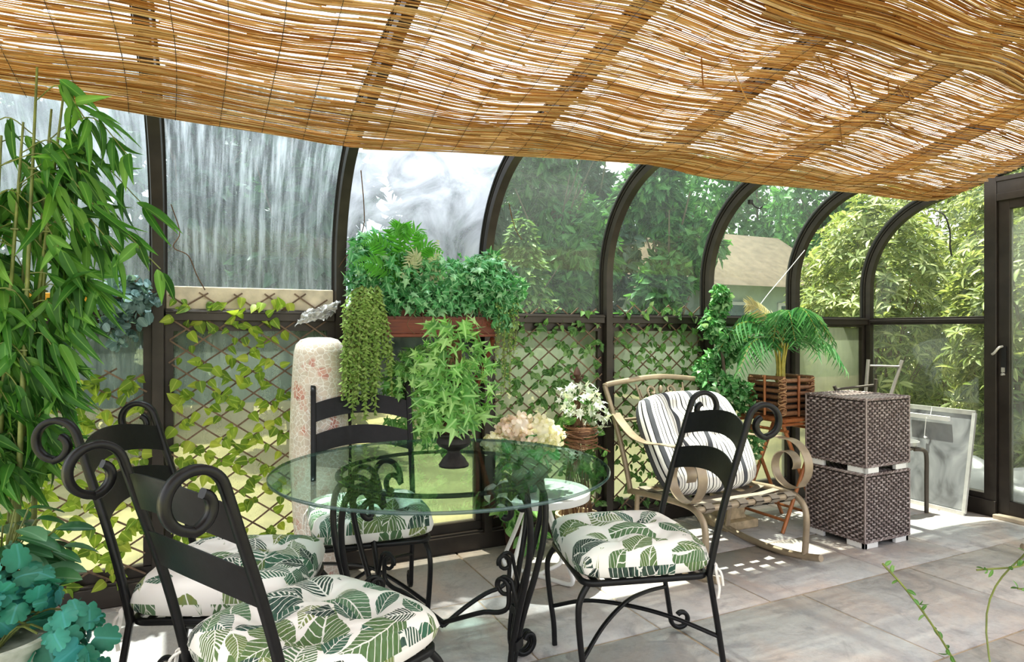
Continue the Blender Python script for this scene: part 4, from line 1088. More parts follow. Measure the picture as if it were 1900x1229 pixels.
# ---- topiary on the glass table
ux, uy = .92, 2.454
ug = thing('urn_topiary', 'twig column wrapped in star-leaved ivy in a small dark urn on the glass table', 'topiary', (ux, uy, TZ))
b = MB(); lathe(b, [(0, 0), (.066, 0), (.068, .008), (.058, .022), (.05, .036), (.036, .05), (.028, .062), (.03, .072), (.045, .08), (.068, .092), (.078, .108), (.074, .122), (.07, .13), (.074, .138), (.082, .142), (.082, .15), (.07, .151), (.066, .14), (0, .138)], 36, (ux, uy, TZ)); b.build('urn', M['urn'], ug, 40)
b = MB()
for j in range(34):
    a0 = RG.uniform(0, 6.28); w = RG.uniform(2, 6)*RG.choice((-1, 1)); P = []
    for k in range(18):
        z = .13 + .50*k/17; r = .05*(1-.45*k/17)*(.75 + .3*RG.random()); P.append((ux + r*math.cos(a0+w*k/17), uy + r*math.sin(a0+w*k/17), TZ+z))
    tube(b, P, .0026, 5)
b.build('twig_core', M['twig'], ug, 60)
lv = MB()
def col_leaves(lv, kind, n, z0, z1, rf, L, wf, gap=None):
    z = uni(z0, z1, n); a = uni(0, 2*PI, n); f = (z-z0)/(z1-z0); r = rf(f)*uni(.55, 1.1, n)
    p = np.stack([ux + r*np.cos(a), uy + r*np.sin(a), z], -1); d = np.stack([np.cos(a)*.4, np.sin(a)*.4, uni(-1., .2, n)], -1) + rnd(n, .45)
    nn = np.stack([np.cos(a), np.sin(a)-.3, uni(.1, .6, n)], -1) + rnd(n, .25); LL = L*uni(.7, 1.25, n); leaves(lv, kind, p, d, nn, LL, LL*wf)
col_leaves(lv, 'star', 210, TZ+.20, TZ+.66, lambda f: .15 - .065*f, .075, .95)
col_leaves(lv, 'star', 56, TZ+.20, TZ+.36, lambda f: .17 - .03*f, .085, .95)
for k in range(9):
    a = RG.uniform(0, 6.28); z0 = TZ + RG.uniform(.25, .55); P = [(ux+.05*math.cos(a), uy+.05*math.sin(a), z0), (ux+.15*math.cos(a), uy+.15*math.sin(a), z0-.02), (ux+.19*math.cos(a), uy+.19*math.sin(a), z0-.17)]
    strandleaves(lv, 'star', crom(np.array(P), 5), 60, .06, .95, .015)
lv.build('foliage', M['ivyb'], ug, 60)

ug.scale = (.9, .9, .9)
# ---- blue-grey sprig clump on the transom at left
eu = thing('blue_leaf_plant', 'clump of blue-grey round leaves perched on the transom left of the first rib', 'plant', (-.33, 3.79, 1.516))
lv = MB(); cloud(lv, 'round', 190, (-.33, 3.74, 1.56), (.13, .07, .12), .05, .85, .2, .3); cloud(lv, 'round', 60, (-.36, 3.74, 1.42), (.09, .05, .1), .045, .85, .4, .3)
lv.build('foliage', M['euca'], eu, 60)
b = MB()
for j in range(10): tube(b, [(-.33, 3.78, 1.52), (-.33+RG.uniform(-.08, .08), 3.75, 1.56), (-.33+RG.uniform(-.13, .12), 3.73, 1.52+RG.uniform(-.12, .15))], .002, 5, k=3)
b.build('stem', M['twig'], eu, 60)

# ---- bamboo at left
bx, by = -.66, 2.98
bt = thing('bamboo_plant', 'tall artificial bamboo with long drooping leaves at the left edge', 'plant', (bx, by, 0))
b = MB(); lathe(b, [(0, 0), (.13, 0), (.16, .05), (.175, .28), (.185, .29), (.185, .31), (.165, .31), (.16, .27), (0, .265)], 32, (bx, by, 0)); b.build('pot', M['darkpot'], bt, 40)
c0 = np.array([.9011, -.4335, 0]); c1 = np.array([.4335, .9011, 0])     # along and into the view, the way the plant fans out
b = MB(); lv = MB(); tw = MB()
tips = []
for j in range(9):
    a = RG.uniform(0, 6.28); lean = RG.uniform(-.16, .24); ln2 = RG.uniform(-.2, .1); H = RG.uniform(1.85, 2.34) if j else 2.36
    p0 = np.array([bx+.09*math.cos(a), by+.09*math.sin(a), .26]); p3 = np.array([bx, by, H]) + c0*lean + c1*ln2
    P = crom(np.array([p0, p0*.6+p3*.4 + np.array([0, 0, .05]), p3]), 10); tube(b, P, .011, 8, taper=(1, .85, .35))
    for z in np.arange(.45, H-.2, .22):
        q = np.array([np.interp(z, P[:, 2], P[:, k]) for k in range(3)]); boxc(b, tuple(q), (.024, .024, .006))
    n = 12
    for k in range(n):
        f = .42 + .56*(k/(n-1))**.85; q = P[min(len(P)-1, int(f*(len(P)-1)))]
        a = RG.uniform(-.4, .6) if RG.random() < .6 else RG.uniform(2.4, 3.9)
        L = RG.uniform(.14, .44)*(1.05 - .1*f)*(.35 + .65*min(1, max(0, (f-.45)*2.6))); dirv = c0*math.cos(a) + c1*math.sin(a)*.6
        e = q + dirv*L + np.array([0, 0, RG.uniform(.0, .12)*(1 - .6*f) - L*.42]); m_ = (q+e)/2 + np.array([0, 0, .05 + L*.16])
        if e[2] > 2.42: e[2] = 2.40
        if q[2] < 1.72 and dirv.dot(c0) > 0: e = q + (e-q)*np.array([.5, .5, 1.]); m_ = (q+e)/2 + np.array([0, 0, .05])
        Tw = crom(np.array([q, m_, e]), 5); tube(tw, Tw, .0022, 5); tips.append((Tw, L))
for Tw, L in tips:
    for f in (.55, .8, 1.0):
        q = Tw[min(len(Tw)-1, int(f*(len(Tw)-1)))]; out = nrm(Tw[-1]-Tw[0]); n = RG.choice((2, 3, 4))
        d = out[None]*uni(.1, .9, (n, 1)) + rnd(n, .42) + np.array([0, 0, -.75]); nn = rnd(n, .5) + np.array([0, -.7, .6])
        LL = uni(.11, .20, n); leaves(lv, 'lance', np.repeat(q[None], n, 0) + rnd(n, .008), d, nn, LL, uni(.026, .042, n))
b.build('cane', M['cane'], bt, 60); tw.build('twig', M['cane'], bt, 60); lv.build('foliage', M['bamboo'], bt, 70)

# ---- glossy oval-leaved plant in a twig basket
gx, gy = -.571, 2.53
rp = thing('oval_leaf_plant', 'plant with glossy oval leaves in a tall twig basket at the lower left', 'plant', (gx, gy, 0))
b = MB()
for k in range(46):
    a = 2*PI*k/46; tube(b, [(gx+.11*math.cos(a), gy+.11*math.sin(a), 0), (gx+.125*math.cos(a+.1), gy+.125*math.sin(a+.1), .3), (gx+.145*math.cos(a), gy+.145*math.sin(a), .60+RG.uniform(-.02, .03))], .006, 5, k=3)
for z in (.05, .25, .45, .56, .58):
    r = .122 + .035*z; tube(b, [(gx+r*math.cos(a), gy+r*math.sin(a), z+.012*math.sin(5*a)) for a in np.linspace(0, 2*PI, 40, False)], .006, 5, closed=True)
b.build('basket', M['twig'], rp, 60)
b = MB(); lathe(b, [(0, .0), (.10, .0), (.125, .55), (0, .56)], 24, (gx, gy, 0)); b.build('soil', M['soil'], rp, 40)
lv = MB(); sm = MB()
for k in range(62):
    a = RG.uniform(0, 6.28); el = RG.uniform(-.15, 1.1); r = RG.uniform(.08, .20); q = np.array([gx+.9*r*math.cos(a)*math.cos(el), gy+.9*r*math.sin(a)*math.cos(el), .64+r*math.sin(el)*1.15])
    tube(sm, [(gx, gy, .56), tuple((np.array([gx, gy, .62])+q)/2), tuple(q)], .003, 5)
    L = RG.uniform(.09, .145); leaves(lv, 'oval', [q], [(math.cos(a), math.sin(a), RG.uniform(-.9, .35))], [(math.cos(a)*.6+RG.gauss(0, .3), math.sin(a)*.6-.3, .8)], L, L*.48)
lv.build('foliage', M['rubber'], rp, 60); sm.build('stem', M['cane'], rp, 60)
# ---- teal plant in a ribbed pedestal pot
px_, py_ = -.521, 2.185
tp = thing('teal_leaf_plant', 'teal scalloped-leaf plant in a ribbed antique pot at the lower left corner', 'plant', (px_, py_, 0))
b = MB(); lathe(b, [(0, 0), (.13, 0), (.135, .02), (.10, .06), (.07, .12), (.06, .22), (.075, .28), (.115, .33), (.145, .42), (.158, .52), (.162, .555), (.172, .562), (.174, .58), (.16, .583), (.15, .57), (.145, .54), (0, .535)], 72, (px_, py_, 0), rib=lambda a, z: .022*abs(math.sin(a*14)) if .29 < z < .55 else 0); b.build('pot', M['ribbed'], tp, 60)
lv = MB(); cloud(lv, 'geran', 100, (px_-.02, py_+.10, .655), (.19, .16, .075), .066, .95, .15, .3, .8, .6); cloud(lv, 'geran', 34, (px_+.19, py_-.05, .57), (.08, .07, .09), .066, .95, .5, .3)
cloud(lv, 'geran', 26, (px_+.22, py_-.10, .46), (.05, .05, .10), .062, .95, .5, .3)
lv.build('foliage', M['teal'], tp, 60)
b = MB()
for k in range(20):
    a = RG.uniform(0, 6.28); r = RG.uniform(.08, .2); tube(b, [(px_+.02*math.cos(a), py_+.02*math.sin(a), .53), (px_+r*.6*math.cos(a), py_+r*.6*math.sin(a), .60), (px_+r*math.cos(a), py_+r*math.sin(a), .58)], .003, 5, k=3)
b.build('stem', M['cane'], tp, 60)

# ---- flowers on the white table
hy = thing('hydrangea_pot', 'pink and cream hydrangeas in a dark green pot on the small white table', 'flowers', (1.68, 3.3, .4865))
b = MB(); lathe(b, [(0, .487), (.06, .487), (.085, .60), (.092, .61), (.092, .63), (.08, .63), (.075, .6), (0, .6)], 28, (1.68, 3.3, 0)); b.build('pot', m_plain('dark_green_glaze', (.02, .07, .06), .25), hy, 40)
b = MB(); lv = MB(); heads = [((1.585, 3.335, .835), .062, 'petal_pink'), ((1.64, 3.29, .855), .075, 'petal_pink'), ((1.735, 3.25, .83), .085, 'petal_white'), ((1.81, 3.235, .79), .062, 'petal_white'), ((1.49, 3.34, .765), .055, 'petal_white'), ((1.66, 3.24, .80), .05, 'petal_pink')]
for c, r, m in heads:
    tube(b, [(1.68, 3.3, .60), (c[0]*.5+.84, c[1]*.5+1.65, .70), c], .004, 5, k=3)
    h = MB(); n = 110; d = nrm(rnd(n)); p = np.array(c) + d*r*uni(.85, 1.05, (n, 1)); leaves(h, 'round', p, rnd(n) + d*.2, d + rnd(n, .3), .030*uni(.8, 1.2, n), .028); lathe(h, [(0, -r*.8), (r*.6, -r*.5), (r*.8, 0), (r*.6, r*.5), (0, r*.8)], 10, c); h.build('flower_head', M[m], hy, 60)
b.build('stem', M['cane'], hy, 60)
cloud(lv, 'oval', 34, (1.64, 3.28, .71), (.17, .1, .07), .10, .55, .3, .3); lv.build('foliage', M['ivy'], hy, 60)
# ---- twig topiary with a nest and white leaves
nx, ny = 2.14, 3.50
nt = thing('nest_topiary', 'twig cone with a woven nest and white leaves beside the rocking chair', 'topiary', (nx, ny, 0))
b = MB(); lathe(b, [(0, 0), (.10, 0), (.13, .22), (.14, .225), (.14, .25), (.12, .25), (.115, .22), (0, .22)], 28, (nx, ny, 0)); b.build('pot', M['stone'], nt, 40)
b = MB()
for k in range(30):
    a = RG.uniform(0, 6.28); w = RG.uniform(1, 3); tube(b, [(nx+.10*(1-f*.85)*math.cos(a+w*f), ny+.10*(1-f*.85)*math.sin(a+w*f), .2+.78*f) for f in np.linspace(0, 1, 12)], .004, 5)
b.build('twig_cone', M['twig'], nt, 60)
b = MB(); lathe(b, [(.006, .96), (.008, 1.07), (.022, 1.085), (.008, 1.095), (.012, 1.105), (.026, 1.125), (.018, 1.15), (0, 1.18)], 12, (nx, ny, 0))
for s in (-1, 1): tube(b, [(nx, ny, 1.09), (nx+.035*s, ny, 1.10), (nx+.045*s, ny, 1.115), (nx+.035*s, ny, 1.12)], .006, 6, k=4)
b.build('finial', M['darkpot'], nt, 50)
b = MB()
for k in range(40):
    a0 = RG.uniform(0, 6.28); tl = RG.uniform(-.25, .25); r = RG.uniform(.07, .11); zc = .745 + RG.uniform(-.06, .06)
    tube(b, [(nx+.0+r*math.cos(a), ny-.04+r*math.sin(a), zc + tl*r*math.cos(a+a0)) for a in np.linspace(0, 2*PI, 22, False)], .0032, 5, closed=True)
tube(b, [(nx-.18, ny-.08, .80), (nx, ny-.14, .72), (nx+.18, ny-.10, .64)], .005, 5)
b.build('nest', M['log'], nt, 60)
lv = MB(); cloud(lv, 'ivy', 90, (nx-.02, ny-.06, .98), (.15, .10, .11), .058, .8, .3, .3); cloud(lv, 'ivy', 50, (nx+.12, ny-.06, .86), (.08, .08, .1), .055, .8, .3, .3)
lv.build('white_foliage', M['white_leaf'], nt, 60)
lv = MB(); cloud(lv, 'oval', 40, (nx+.03, ny, .88), (.14, .1, .14), .08, .55, .2, .3); cloud(lv, 'oval', 46, (nx+.08, ny-.02, .62), (.13, .1, .16), .08, .6, .5, .3); lv.build('green_foliage', M['smallivy'], nt, 60)
# ---- trailing vine by the foot of the third rib
vn = thing('trailing_vine', 'green trailing vine hanging to the floor behind the white table legs', 'plant', (1.80, 3.72, 0))
b = MB(); lathe(b, [(0, .0), (.07, .0), (.09, .16), (.095, .18), (0, .17)], 20, (1.82, 3.70, 0)); b.build('pot', M['darkpot'], vn, 40)
lv = MB(); cloud(lv, 'heart', 90, (1.80, 3.66, .30), (.16, .1, .17), .07, .8, .6, .2); cloud(lv, 'heart', 36, (1.86, 3.60, .10), (.12, .06, .08), .065, .8, .6, .2); lv.build('foliage', M['ivyb'], vn, 60)

# ---- spiral ivy in a stone planter behind the rocking chair
sx_, sy_ = 3.44, 3.55
sv = thing('spiral_topiary', 'tall spiral ivy topiary in a tan stone planter behind the rocking chair', 'topiary', (sx_, sy_, 0))
b = MB(); box(b, (sx_-.15, sy_-.15, 0), (sx_+.15, sy_+.15, .06)); lathe(b, [(.135, .06), (.12, .09), (.125, .22), (.145, .24), (.145, .27), (.12, .27), (0, .26)], 4, (sx_, sy_, 0), PI/4); b.build('planter', M['stone'], sv, 30, bevel=.006)
b = MB(); tube(b, [(sx_, sy_, .25), (sx_-.02, sy_, 1.0), (sx_-.07, sy_+.02, 1.66)], .012, 8); b.build('stem', M['trunk'], sv, 60)
lv = MB(); n = 2600; f = NP.random(n)**.85; turns = 3.6
a = -f*turns*2*PI + 2.2; R0 = .20*(1-f)**.8 + .015; cr = .135*(1-f*.62)
core = np.stack([sx_ - .07*f + R0*np.cos(a), sy_ + .02 + R0*np.sin(a)*.75, .42 + 1.27*f], -1)
dv = nrm(rnd(n)); p = core + dv*cr[:, None]*uni(.6, 1.05, (n, 1)); LL = .042*uni(.7, 1.3, n)
leaves(lv, 'heart', p, dv*.5 + rnd(n, .6) + np.array([0, 0, -.3]), dv + rnd(n, .4) + np.array([0, -.2, .3]), LL, LL*.8); lv.build('foliage', M['spiral'], sv, 60)

# ---- folding bamboo stand, log basket, palm
kx, ky = 3.82, 3.41
fs = thing('folding_stand', 'reddish bamboo folding stand beside the rocking chair', 'plant stand', (kx, ky, 0))
b = MB(); hs = .215
for sy in (-1, 1): tube(b, [(kx-hs, ky+sy*hs*.92, .775), (kx+hs, ky+sy*hs*.92, .775)], .014, 8); tube(b, [(kx-hs, ky+sy*hs*.92-.0, .748), (kx+hs, ky+sy*hs*.92, .748)], .011, 8)
for sx in (-1, 1): tube(b, [(kx+sx*hs*.92, ky-hs, .775), (kx+sx*hs*.92, ky+hs, .775)], .014, 8)
for k in range(9): tube(b, [(kx-hs+.02+k*.049, ky-hs*.9, .782), (kx-hs+.02+k*.049, ky+hs*.9, .782)], .0095, 6)
b.build('tray_top', M['stick'], fs, 60)
for sy in (-1, 1):
    for s in (-1, 1):
        b = MB(); y = ky + sy*(hs*.9 - (.0 if s > 0 else .028)); tube(b, [(kx - s*.20, y, .0), (kx + s*.17, y, .76)], .0135, 8); b.build('leg', M['stick'], fs, 60)
for sx in (-1, 1):
    for xx, zz in ((.16, .08), (.145, .70)):
        b = MB(); tube(b, [(kx+sx*xx, ky-hs*.9, zz), (kx+sx*xx, ky+hs*.9, zz)], .011, 8); b.build('stretcher', M['stick'], fs, 60)
bz = .7925; bs = .14
lb = thing('log_basket', 'square basket of stacked peeled logs on the folding stand, holding a palm', 'basket', (kx, ky, bz))
b = MB()
for k in range(6):
    z = bz + .024 + k*.046
    for s in (-1, 1):
        tube(b, [(kx-bs-.02, ky+s*bs, z), (kx, ky+s*bs+RG.uniform(-.004, .004), z+RG.uniform(-.004, .004)), (kx+bs+.02, ky+s*bs, z)], RG.uniform(.014, .0175), 8, k=3)
        tube(b, [(kx+s*bs, ky-bs-.02, z+.02), (kx+s*bs+RG.uniform(-.004, .004), ky, z+.02), (kx+s*bs, ky+bs+.02, z+.02)], RG.uniform(.014, .0175), 8, k=3)
b.build('logs', M['log'], lb, 60)
b = MB()
for sx in (-1, 1):
    for sy in (-1, 1):
        for k in range(14):
            z = bz + .02 + k*.019; a = RG.uniform(0, 6.28); r = .026
            tube(b, [(kx+sx*bs+r*math.cos(a+q), ky+sy*bs+r*math.sin(a+q), z + .008*math.sin(2*q+a)) for q in np.linspace(0, 5.2, 9)], .005, 5)
b.build('rope_lashing', M['rope'], lb, 60)
b = MB()
for (x, y) in ((kx, ky-bs-.02), (kx-bs-.02, ky)): tube(b, [(x, y, bz+.002), (x, y, bz+.29)], .010, 8)
b.build('upright_stick', M['stick'], lb, 60)
b = MB(); box(b, (kx-bs+.02, ky-bs+.02, bz+.01), (kx+bs-.02, ky+bs-.02, bz+.22)); b.build('soil', M['soil'], lb, 30)
pa = thing('palm', 'green palm with arching feathery fronds growing in the log basket', 'palm', (kx, ky, bz+.2205))
b = MB()
for k in range(7):
    a = 2*PI*k/7; tube(b, [(kx+.025*math.cos(a), ky+.025*math.sin(a), bz+.20), (kx+.022*math.cos(a), ky+.022*math.sin(a), bz+.36), (kx+.05*math.cos(a), ky+.05*math.sin(a), bz+.52)], .013, 7, k=3, taper=(1, .8, .4))
b.build('stem', M['palmstem'], pa, 60)
lv = MB(); st = MB(); ld = MB()
specs = []
for k in range(19):
    ph = 2*PI*k/19 + RG.uniform(-.15, .15); el = RG.choice((.2, .6, 1.05, 1.35)); specs.append((ph, el, RG.uniform(.40, .56)))
for ph, el, L in specs:
    o_ = np.array([kx, ky, bz+.46]); h = np.array([math.cos(ph), math.sin(ph), 0])
    P = [o_, o_ + h*L*.35*math.cos(el) + np.array([0, 0, L*.42*math.sin(el)+.05]), o_ + h*L*.75*math.cos(el*.8) + np.array([0, 0, L*.62*math.sin(el)]), o_ + h*L*1.05*math.cos(el*.6) + np.array([0, 0, L*.62*math.sin(el) - .20])]
    P[-1][1] = min(P[-1][1], 3.84); P[-2][1] = min(P[-2][1], 3.83)
    Pc = frond(lv, P, 19, .20, .017, 'blade', (.5, 1, .9, .35), nrm_=(0, 0, 1), tilt=.72, dr=-.35); tube(st, Pc, .0035, 5, taper=(1, .3))
P = [(kx-.03, ky-.05, bz+.5), (kx-.10, ky-.02, bz+.68), (kx-.22, ky+.02, bz+.78), (kx-.30, ky+.04, bz+.80)]
Pc = frond(ld, P, 24, .12, .012, 'blade', (.4, 1, .9, .3), nrm_=(.3, -1, .2), tilt=.8, dr=0); tube(ld, Pc, .003, 5)
lv.build('frond_leaflets', M['palm'], pa, 60); st.build('frond_rib', M['palmstem'], pa, 60); ld.build('dry_frond', M['palmtan'], pa, 60)

# ---- leggy stems rising into the lower right corner
w0 = np.array([.75, 0, 0])
lp_ = thing('leggy_plant', 'leggy green stems with sparse small leaves rising at the lower right corner', 'plant', (1.50, .70, 0))
def cam_pt(X, D, z): return np.array([.9011*X + .4335*D, -.4335*X + .9011*D, z])  # camera right/depth to world; the stem points were taken from image pixels
base = cam_pt(1.05, 1.25, 0); lp_.location = tuple(base); OFF[lp_.name] = tuple(base)
b = MB(); lathe(b, [(0, 0), (.10, 0), (.13, .2), (.14, .21), (.14, .24), (.12, .24), (0, .22)], 28, base); b.build('pot', M['stone'], lp_, 40)
b = MB(); lv = MB()
for pts in ([(1.05, 1.25, .22), (.98, 1.28, .55), (.875, 1.30, .76), (.80, 1.30, .87), (.745, 1.30, .932)], [(1.06, 1.26, .22), (1.10, 1.5, .7), (1.16, 1.46, .9), (1.12, 1.42, .885), (1.02, 1.42, .875)], [(1.06, 1.26, .22), (1.14, 1.4, .6), (1.15, 1.42, .81), (1.11, 1.42, .835)]):
    P = crom(np.array([cam_pt(*q) for q in pts]), 8); tube(b, P, .0022, 6)
    n = 18; t_ = uni(.45, 1, n); f = np.linspace(0, 1, len(P)); Q = np.stack([np.interp(t_, f, P[:, k]) for k in range(3)], -1)
    leaves(lv, 'oval', Q, rnd(n) + np.array([0, 0, .3]), rnd(n) + np.array([0, -.5, .8]), uni(.012, .022, n), .008)
b.build('stem', M['cane'], lp_, 60); lv.build('foliage', M['smallivy'], lp_, 60)

# ---- dry tendrils on the ribs, cords
for i, (nm, lab, P) in enumerate((('dry_tendril', 'thin dry tendril beside the first full rib, over the streaked pane', [(-.14, 3.80, 2.06), (-.10, 3.83, 1.92), (-.13, 3.82, 1.84), (-.06, 3.84, 1.80), (-.02, 3.845, 1.70), (.02, 3.845, 1.62)]),
        ('dry_tendril', 'thin dry tendril looping down beside the rib left of the planter', [(.79, 3.55, 2.28), (.84, 3.70, 2.12), (.85, 3.76, 2.0), (.80, 3.8, 1.88), (.76, 3.815, 1.83), (.72, 3.81, 1.77)]),
        ('dry_tendril', 'thin dry tendril on the upper part of the rib right of the planter', [(1.74, 3.66, 2.2), (1.78, 3.70, 2.12), (1.84, 3.76, 2.05), (1.90, 3.80, 2.0)]),
        ('hanging_wire', 'pale cord slanting down from the fifth rib to the palm', [(4.44, 3.72, 2.06), (4.25, 3.76, 1.85), (4.1, 3.78, 1.70), (4.0, 3.80, 1.58)]),
        ('hanging_wire', 'dark curved cable hanging from the reed screen corner by the end window', [(5.36, 3.24, 2.38), (5.37, 3.17, 2.33), (5.375, 3.13, 2.2), (5.378, 3.13, 2.08), (5.38, 3.12, 2.0)]))):
    b = MB(); tube(b, P, .0028 if i < 4 else .006, 6, k=6); m = M['twig'] if i < 3 else (M['white_metal'] if i == 3 else M['gasket'])
    tag(b.build(nm, m, None, 60), lab, 'tendril' if i < 3 else 'cord')
b = MB(); tube(b, [(3.60, 3.47, 2.33), (3.61, 3.45, 2.30), (3.63, 3.43, 2.285), (3.65, 3.42, 2.30)], .006, 6, k=4); boxc(b, (3.59, 3.475, 2.335), (.03, .02, .03))
tag(b.build('screw_hook', M['gasket'], None, 50), 'small black hook under the curved rib above the rocking chair', 'hook')

# ------------------------------------------------------------------ outside
b = MB(); g = [(-40, 3.99), (60, 3.99), (60, 60), (-40, 60)]
b.add([(x, y, -.05) for x, y in ((-40, -30), (60, -30), (60, 60), (-40, 60))], [(0, 1, 2, 3)])
struct(b.build('ground', M['grasslawn'], None, 0, local=True), 'sunlit lawn outside the glass')
tk = [0]
def leafy(name, label, x, y, H, R_, n, L, mat, kind='card', trunk=.10, low=.25, cone=False, wf=.55, group='trees beyond the glass', lumps=9, bare=0.):
    t = thing(name, label, 'bush' if name == 'rhododendron' else 'tree', (x, y, -.05), 0, group)
    b = MB(); tube(b, [(x, y, -.05), (x+.05, y, H*.4), (x-.03, y+.05, H*.85)], trunk, 8, k=3, taper=(1, .6, .2))
    for k in range(10 if not cone else 3):
        a = RG.uniform(0, 6.28); z0 = H*RG.uniform(.12 + bare*.5, .6); r = R_*RG.uniform(.4, .75); tube(b, [(x, y, z0), (x+r*.5*math.cos(a), y+r*.5*math.sin(a), z0+H*.08), (x+r*math.cos(a), y+r*math.sin(a), z0+H*.2)], trunk*.28, 5, k=3, taper=(1, .3))
    b.build('trunk', M['trunk'], t, 60)
    lv = MB()
    if cone:
        z = uni(0.05, 1, n)**1.2; a = uni(0, 2*PI, n); r = R_*(1-z)**.7*uni(.55, 1.05, n)
        p = np.stack([x+r*np.cos(a), y+r*np.sin(a), z*H], -1); d = np.stack([np.cos(a), np.sin(a), uni(-.7, .2, n)], -1); LL = L*uni(.7, 1.3, n); leaves(lv, kind, p, d + rnd(n, .3), np.stack([np.cos(a)*.4, np.sin(a)*.4, np.ones(n)], -1) + rnd(n, .3), LL, LL*wf)
    else:
        for k in range(lumps):
            a = 2*PI*k/lumps*1.9; rr = R_*RG.uniform(.1, .5); zc = H*(low + (1-low)*((k + RG.random())/lumps*.9 + .03)); c = (x+rr*math.cos(a), y+rr*math.sin(a), zc)
            s = R_*RG.uniform(.42, .58); m = n//lumps; p, d = blob(m, c, (s, s, s*.8), .55); LL = L*uni(.7, 1.3, m)
            keep = p[:, 2] > .02; p, d, LL = p[keep], d[keep], LL[keep]; m = len(p)
            leaves(lv, kind, p, d*.7 + rnd(m, .6) + np.array([0, 0, -.3]), d + rnd(m, .5) + np.array([0, 0, .5]), LL, LL*wf)
    lv.build('foliage', mat, t, 60)
    return t
T_ = [('dark evergreen behind the streaked pane at far left', -1.35, 7.7, 5.4, 1.15, 3600, .22, 'pine', .04, 0., 11),
 ('dark evergreen behind the streaked pane left of the planter', 1.0, 8.0, 5.6, 1.15, 3600, .22, 'pine', .06, 0., 11),
 ('dark green tree behind the white fogged pane', 2.9, 9.4, 6.0, 1.0, 3200, .22, 'pine', .1, 0., 10),
 ('broad green tree with bare lower trunk seen through the middle panes', 5.05, 9.0, 5.4, 1.3, 7000, .17, 'tree', .10, .3, 15),
 ('leafy green tree seen over the rocking chair', 5.65, 6.9, 4.4, .75, 5000, .15, 'tree', .12, .3, 13),
 ('dark tree in the second row behind the streaked panes', -.25, 11.2, 6.4, 1.4, 5200, .28, 'pine', .05, 0., 11),
 ('dark tree in the second row behind the planter', 2.0, 12.4, 6.8, 1.2, 3600, .28, 'pine', .08, 0., 11),
 ('dark tree in the second row behind the middle panes', 4.6, 12.6, 7.0, 1.5, 4200, .28, 'pine', .05, 0., 12),
 ('dark tree in the second row behind the tree over the rocking chair', 7.1, 11.0, 6.4, 1.35, 4600, .26, 'pine', .04, 0., 13),
 ('dark tree far off at the left behind the fogged glass', -4.2, 13.2, 7.4, 2.3, 4600, .32, 'pine', .03, 0., 12),
 ('dark tall tree far behind the planter shelf', 1.4, 17.5, 8.6, 2.6, 5000, .36, 'pine', .04, 0., 12),
 ('dark tall tree far behind the conical shrub', 7.2, 17.6, 8.8, 2.7, 5200, .36, 'pine', .04, 0., 12),
 ('dark tree far behind the neighbouring house', 17.9, 17.0, 9.0, 3.1, 6000, .32, 'tree', .04, 0., 13),
 ('tall tree far behind the rhododendrons', 13.9, 6.0, 7.2, 2.7, 5600, .24, 'tree', .04, 0., 13),
 ('broad tree far behind the corner rib beside the grey house', 15.0, 11.4, 7.0, 2.1, 5200, .24, 'tree', .03, 0., 12)]
for lab, x, y, H, R_, n, L, mt, low, bare, lumps in T_:
    leafy('tree', lab, x, y, H, R_, n, L, M[mt], low=low, bare=bare, lumps=lumps)
leafy('tree', 'pale green conical shrub seen through the pane right of the planter', 3.5, 7.0, 2.75, .68, 2600, .12, M['conifer'], 'card', .05, cone=True)
def rhodo(label, x, y, H, R_, n):
    t = thing('rhododendron', label, 'bush', (x, y, -.05), 0, 'rhododendrons beyond the end wall')
    b = MB(); lv = MB(); tips = []
    for k in range(46):
        a = RG.uniform(0, 6.28); r = R_*RG.uniform(.25, .95); z = H*RG.uniform(.15, 1)*math.sqrt(max(.05, 1-.45*(r/R_)**2)); e = (x+r*math.cos(a), y+r*math.sin(a), z)
        tube(b, [(x+.1*math.cos(a), y+.1*math.sin(a), -.05), (x+.45*r*math.cos(a+.4), y+.45*r*math.sin(a+.4), z*.55), e], .014, 5, k=3, taper=(1, .3))
    b.build('branch', M['twig'], t, 60)
    m = int(n*1.35)//8; p, d = blob(m, (x, y, H*.50), (R_, R_, H*.55), .5); kp = p[:, 2] > 0; p, d = p[kp], d[kp]; m = len(p)
    ax = nrm(d*.55 + rnd(m, .35) + np.array([0, 0, .55])); ref = nrm(np.cross(ax, np.array([.31, .2, .9]))); bi = np.cross(ax, ref)
    for k in range(8):
        a = k*2*PI/8 + uni(-.3, .3, m); rad = ref*np.cos(a)[:, None] + bi*np.sin(a)[:, None]; LL = uni(.08, .14, m)
        leaves(lv, 'rhodo', p + rad*.01, rad + ax*uni(.0, .55, (m, 1)), ax + rnd(m, .12), LL, LL*.30)
    lv.build('foliage', M['rhodo'], t, 60)
for a in (('yellow-green rhododendron beyond the end window, lower right of the pane', 6.6, 3.15, 2.5, .64, 4800), ('yellow-green rhododendron behind the end window beside the corner rib', 6.75, 4.7, 2.9, .74, 6000),
          ('yellow-green rhododendron seen left of the corner rib', 8.1, 6.1, 2.9, .80, 6200), ('yellow-green rhododendron beyond the sliding door', 7.0, 1.75, 2.7, .66, 4800),
          ('taller rhododendron further back beyond the end window', 8.45, 3.95, 3.9, .98, 6400), ('taller rhododendron further back beyond the sliding door', 8.9, 1.75, 3.8, 1.0, 5400),
          ('taller rhododendron at the back between the house and the corner rib', 9.7, 5.9, 4.0, .9, 6000)):
    rhodo(*a)
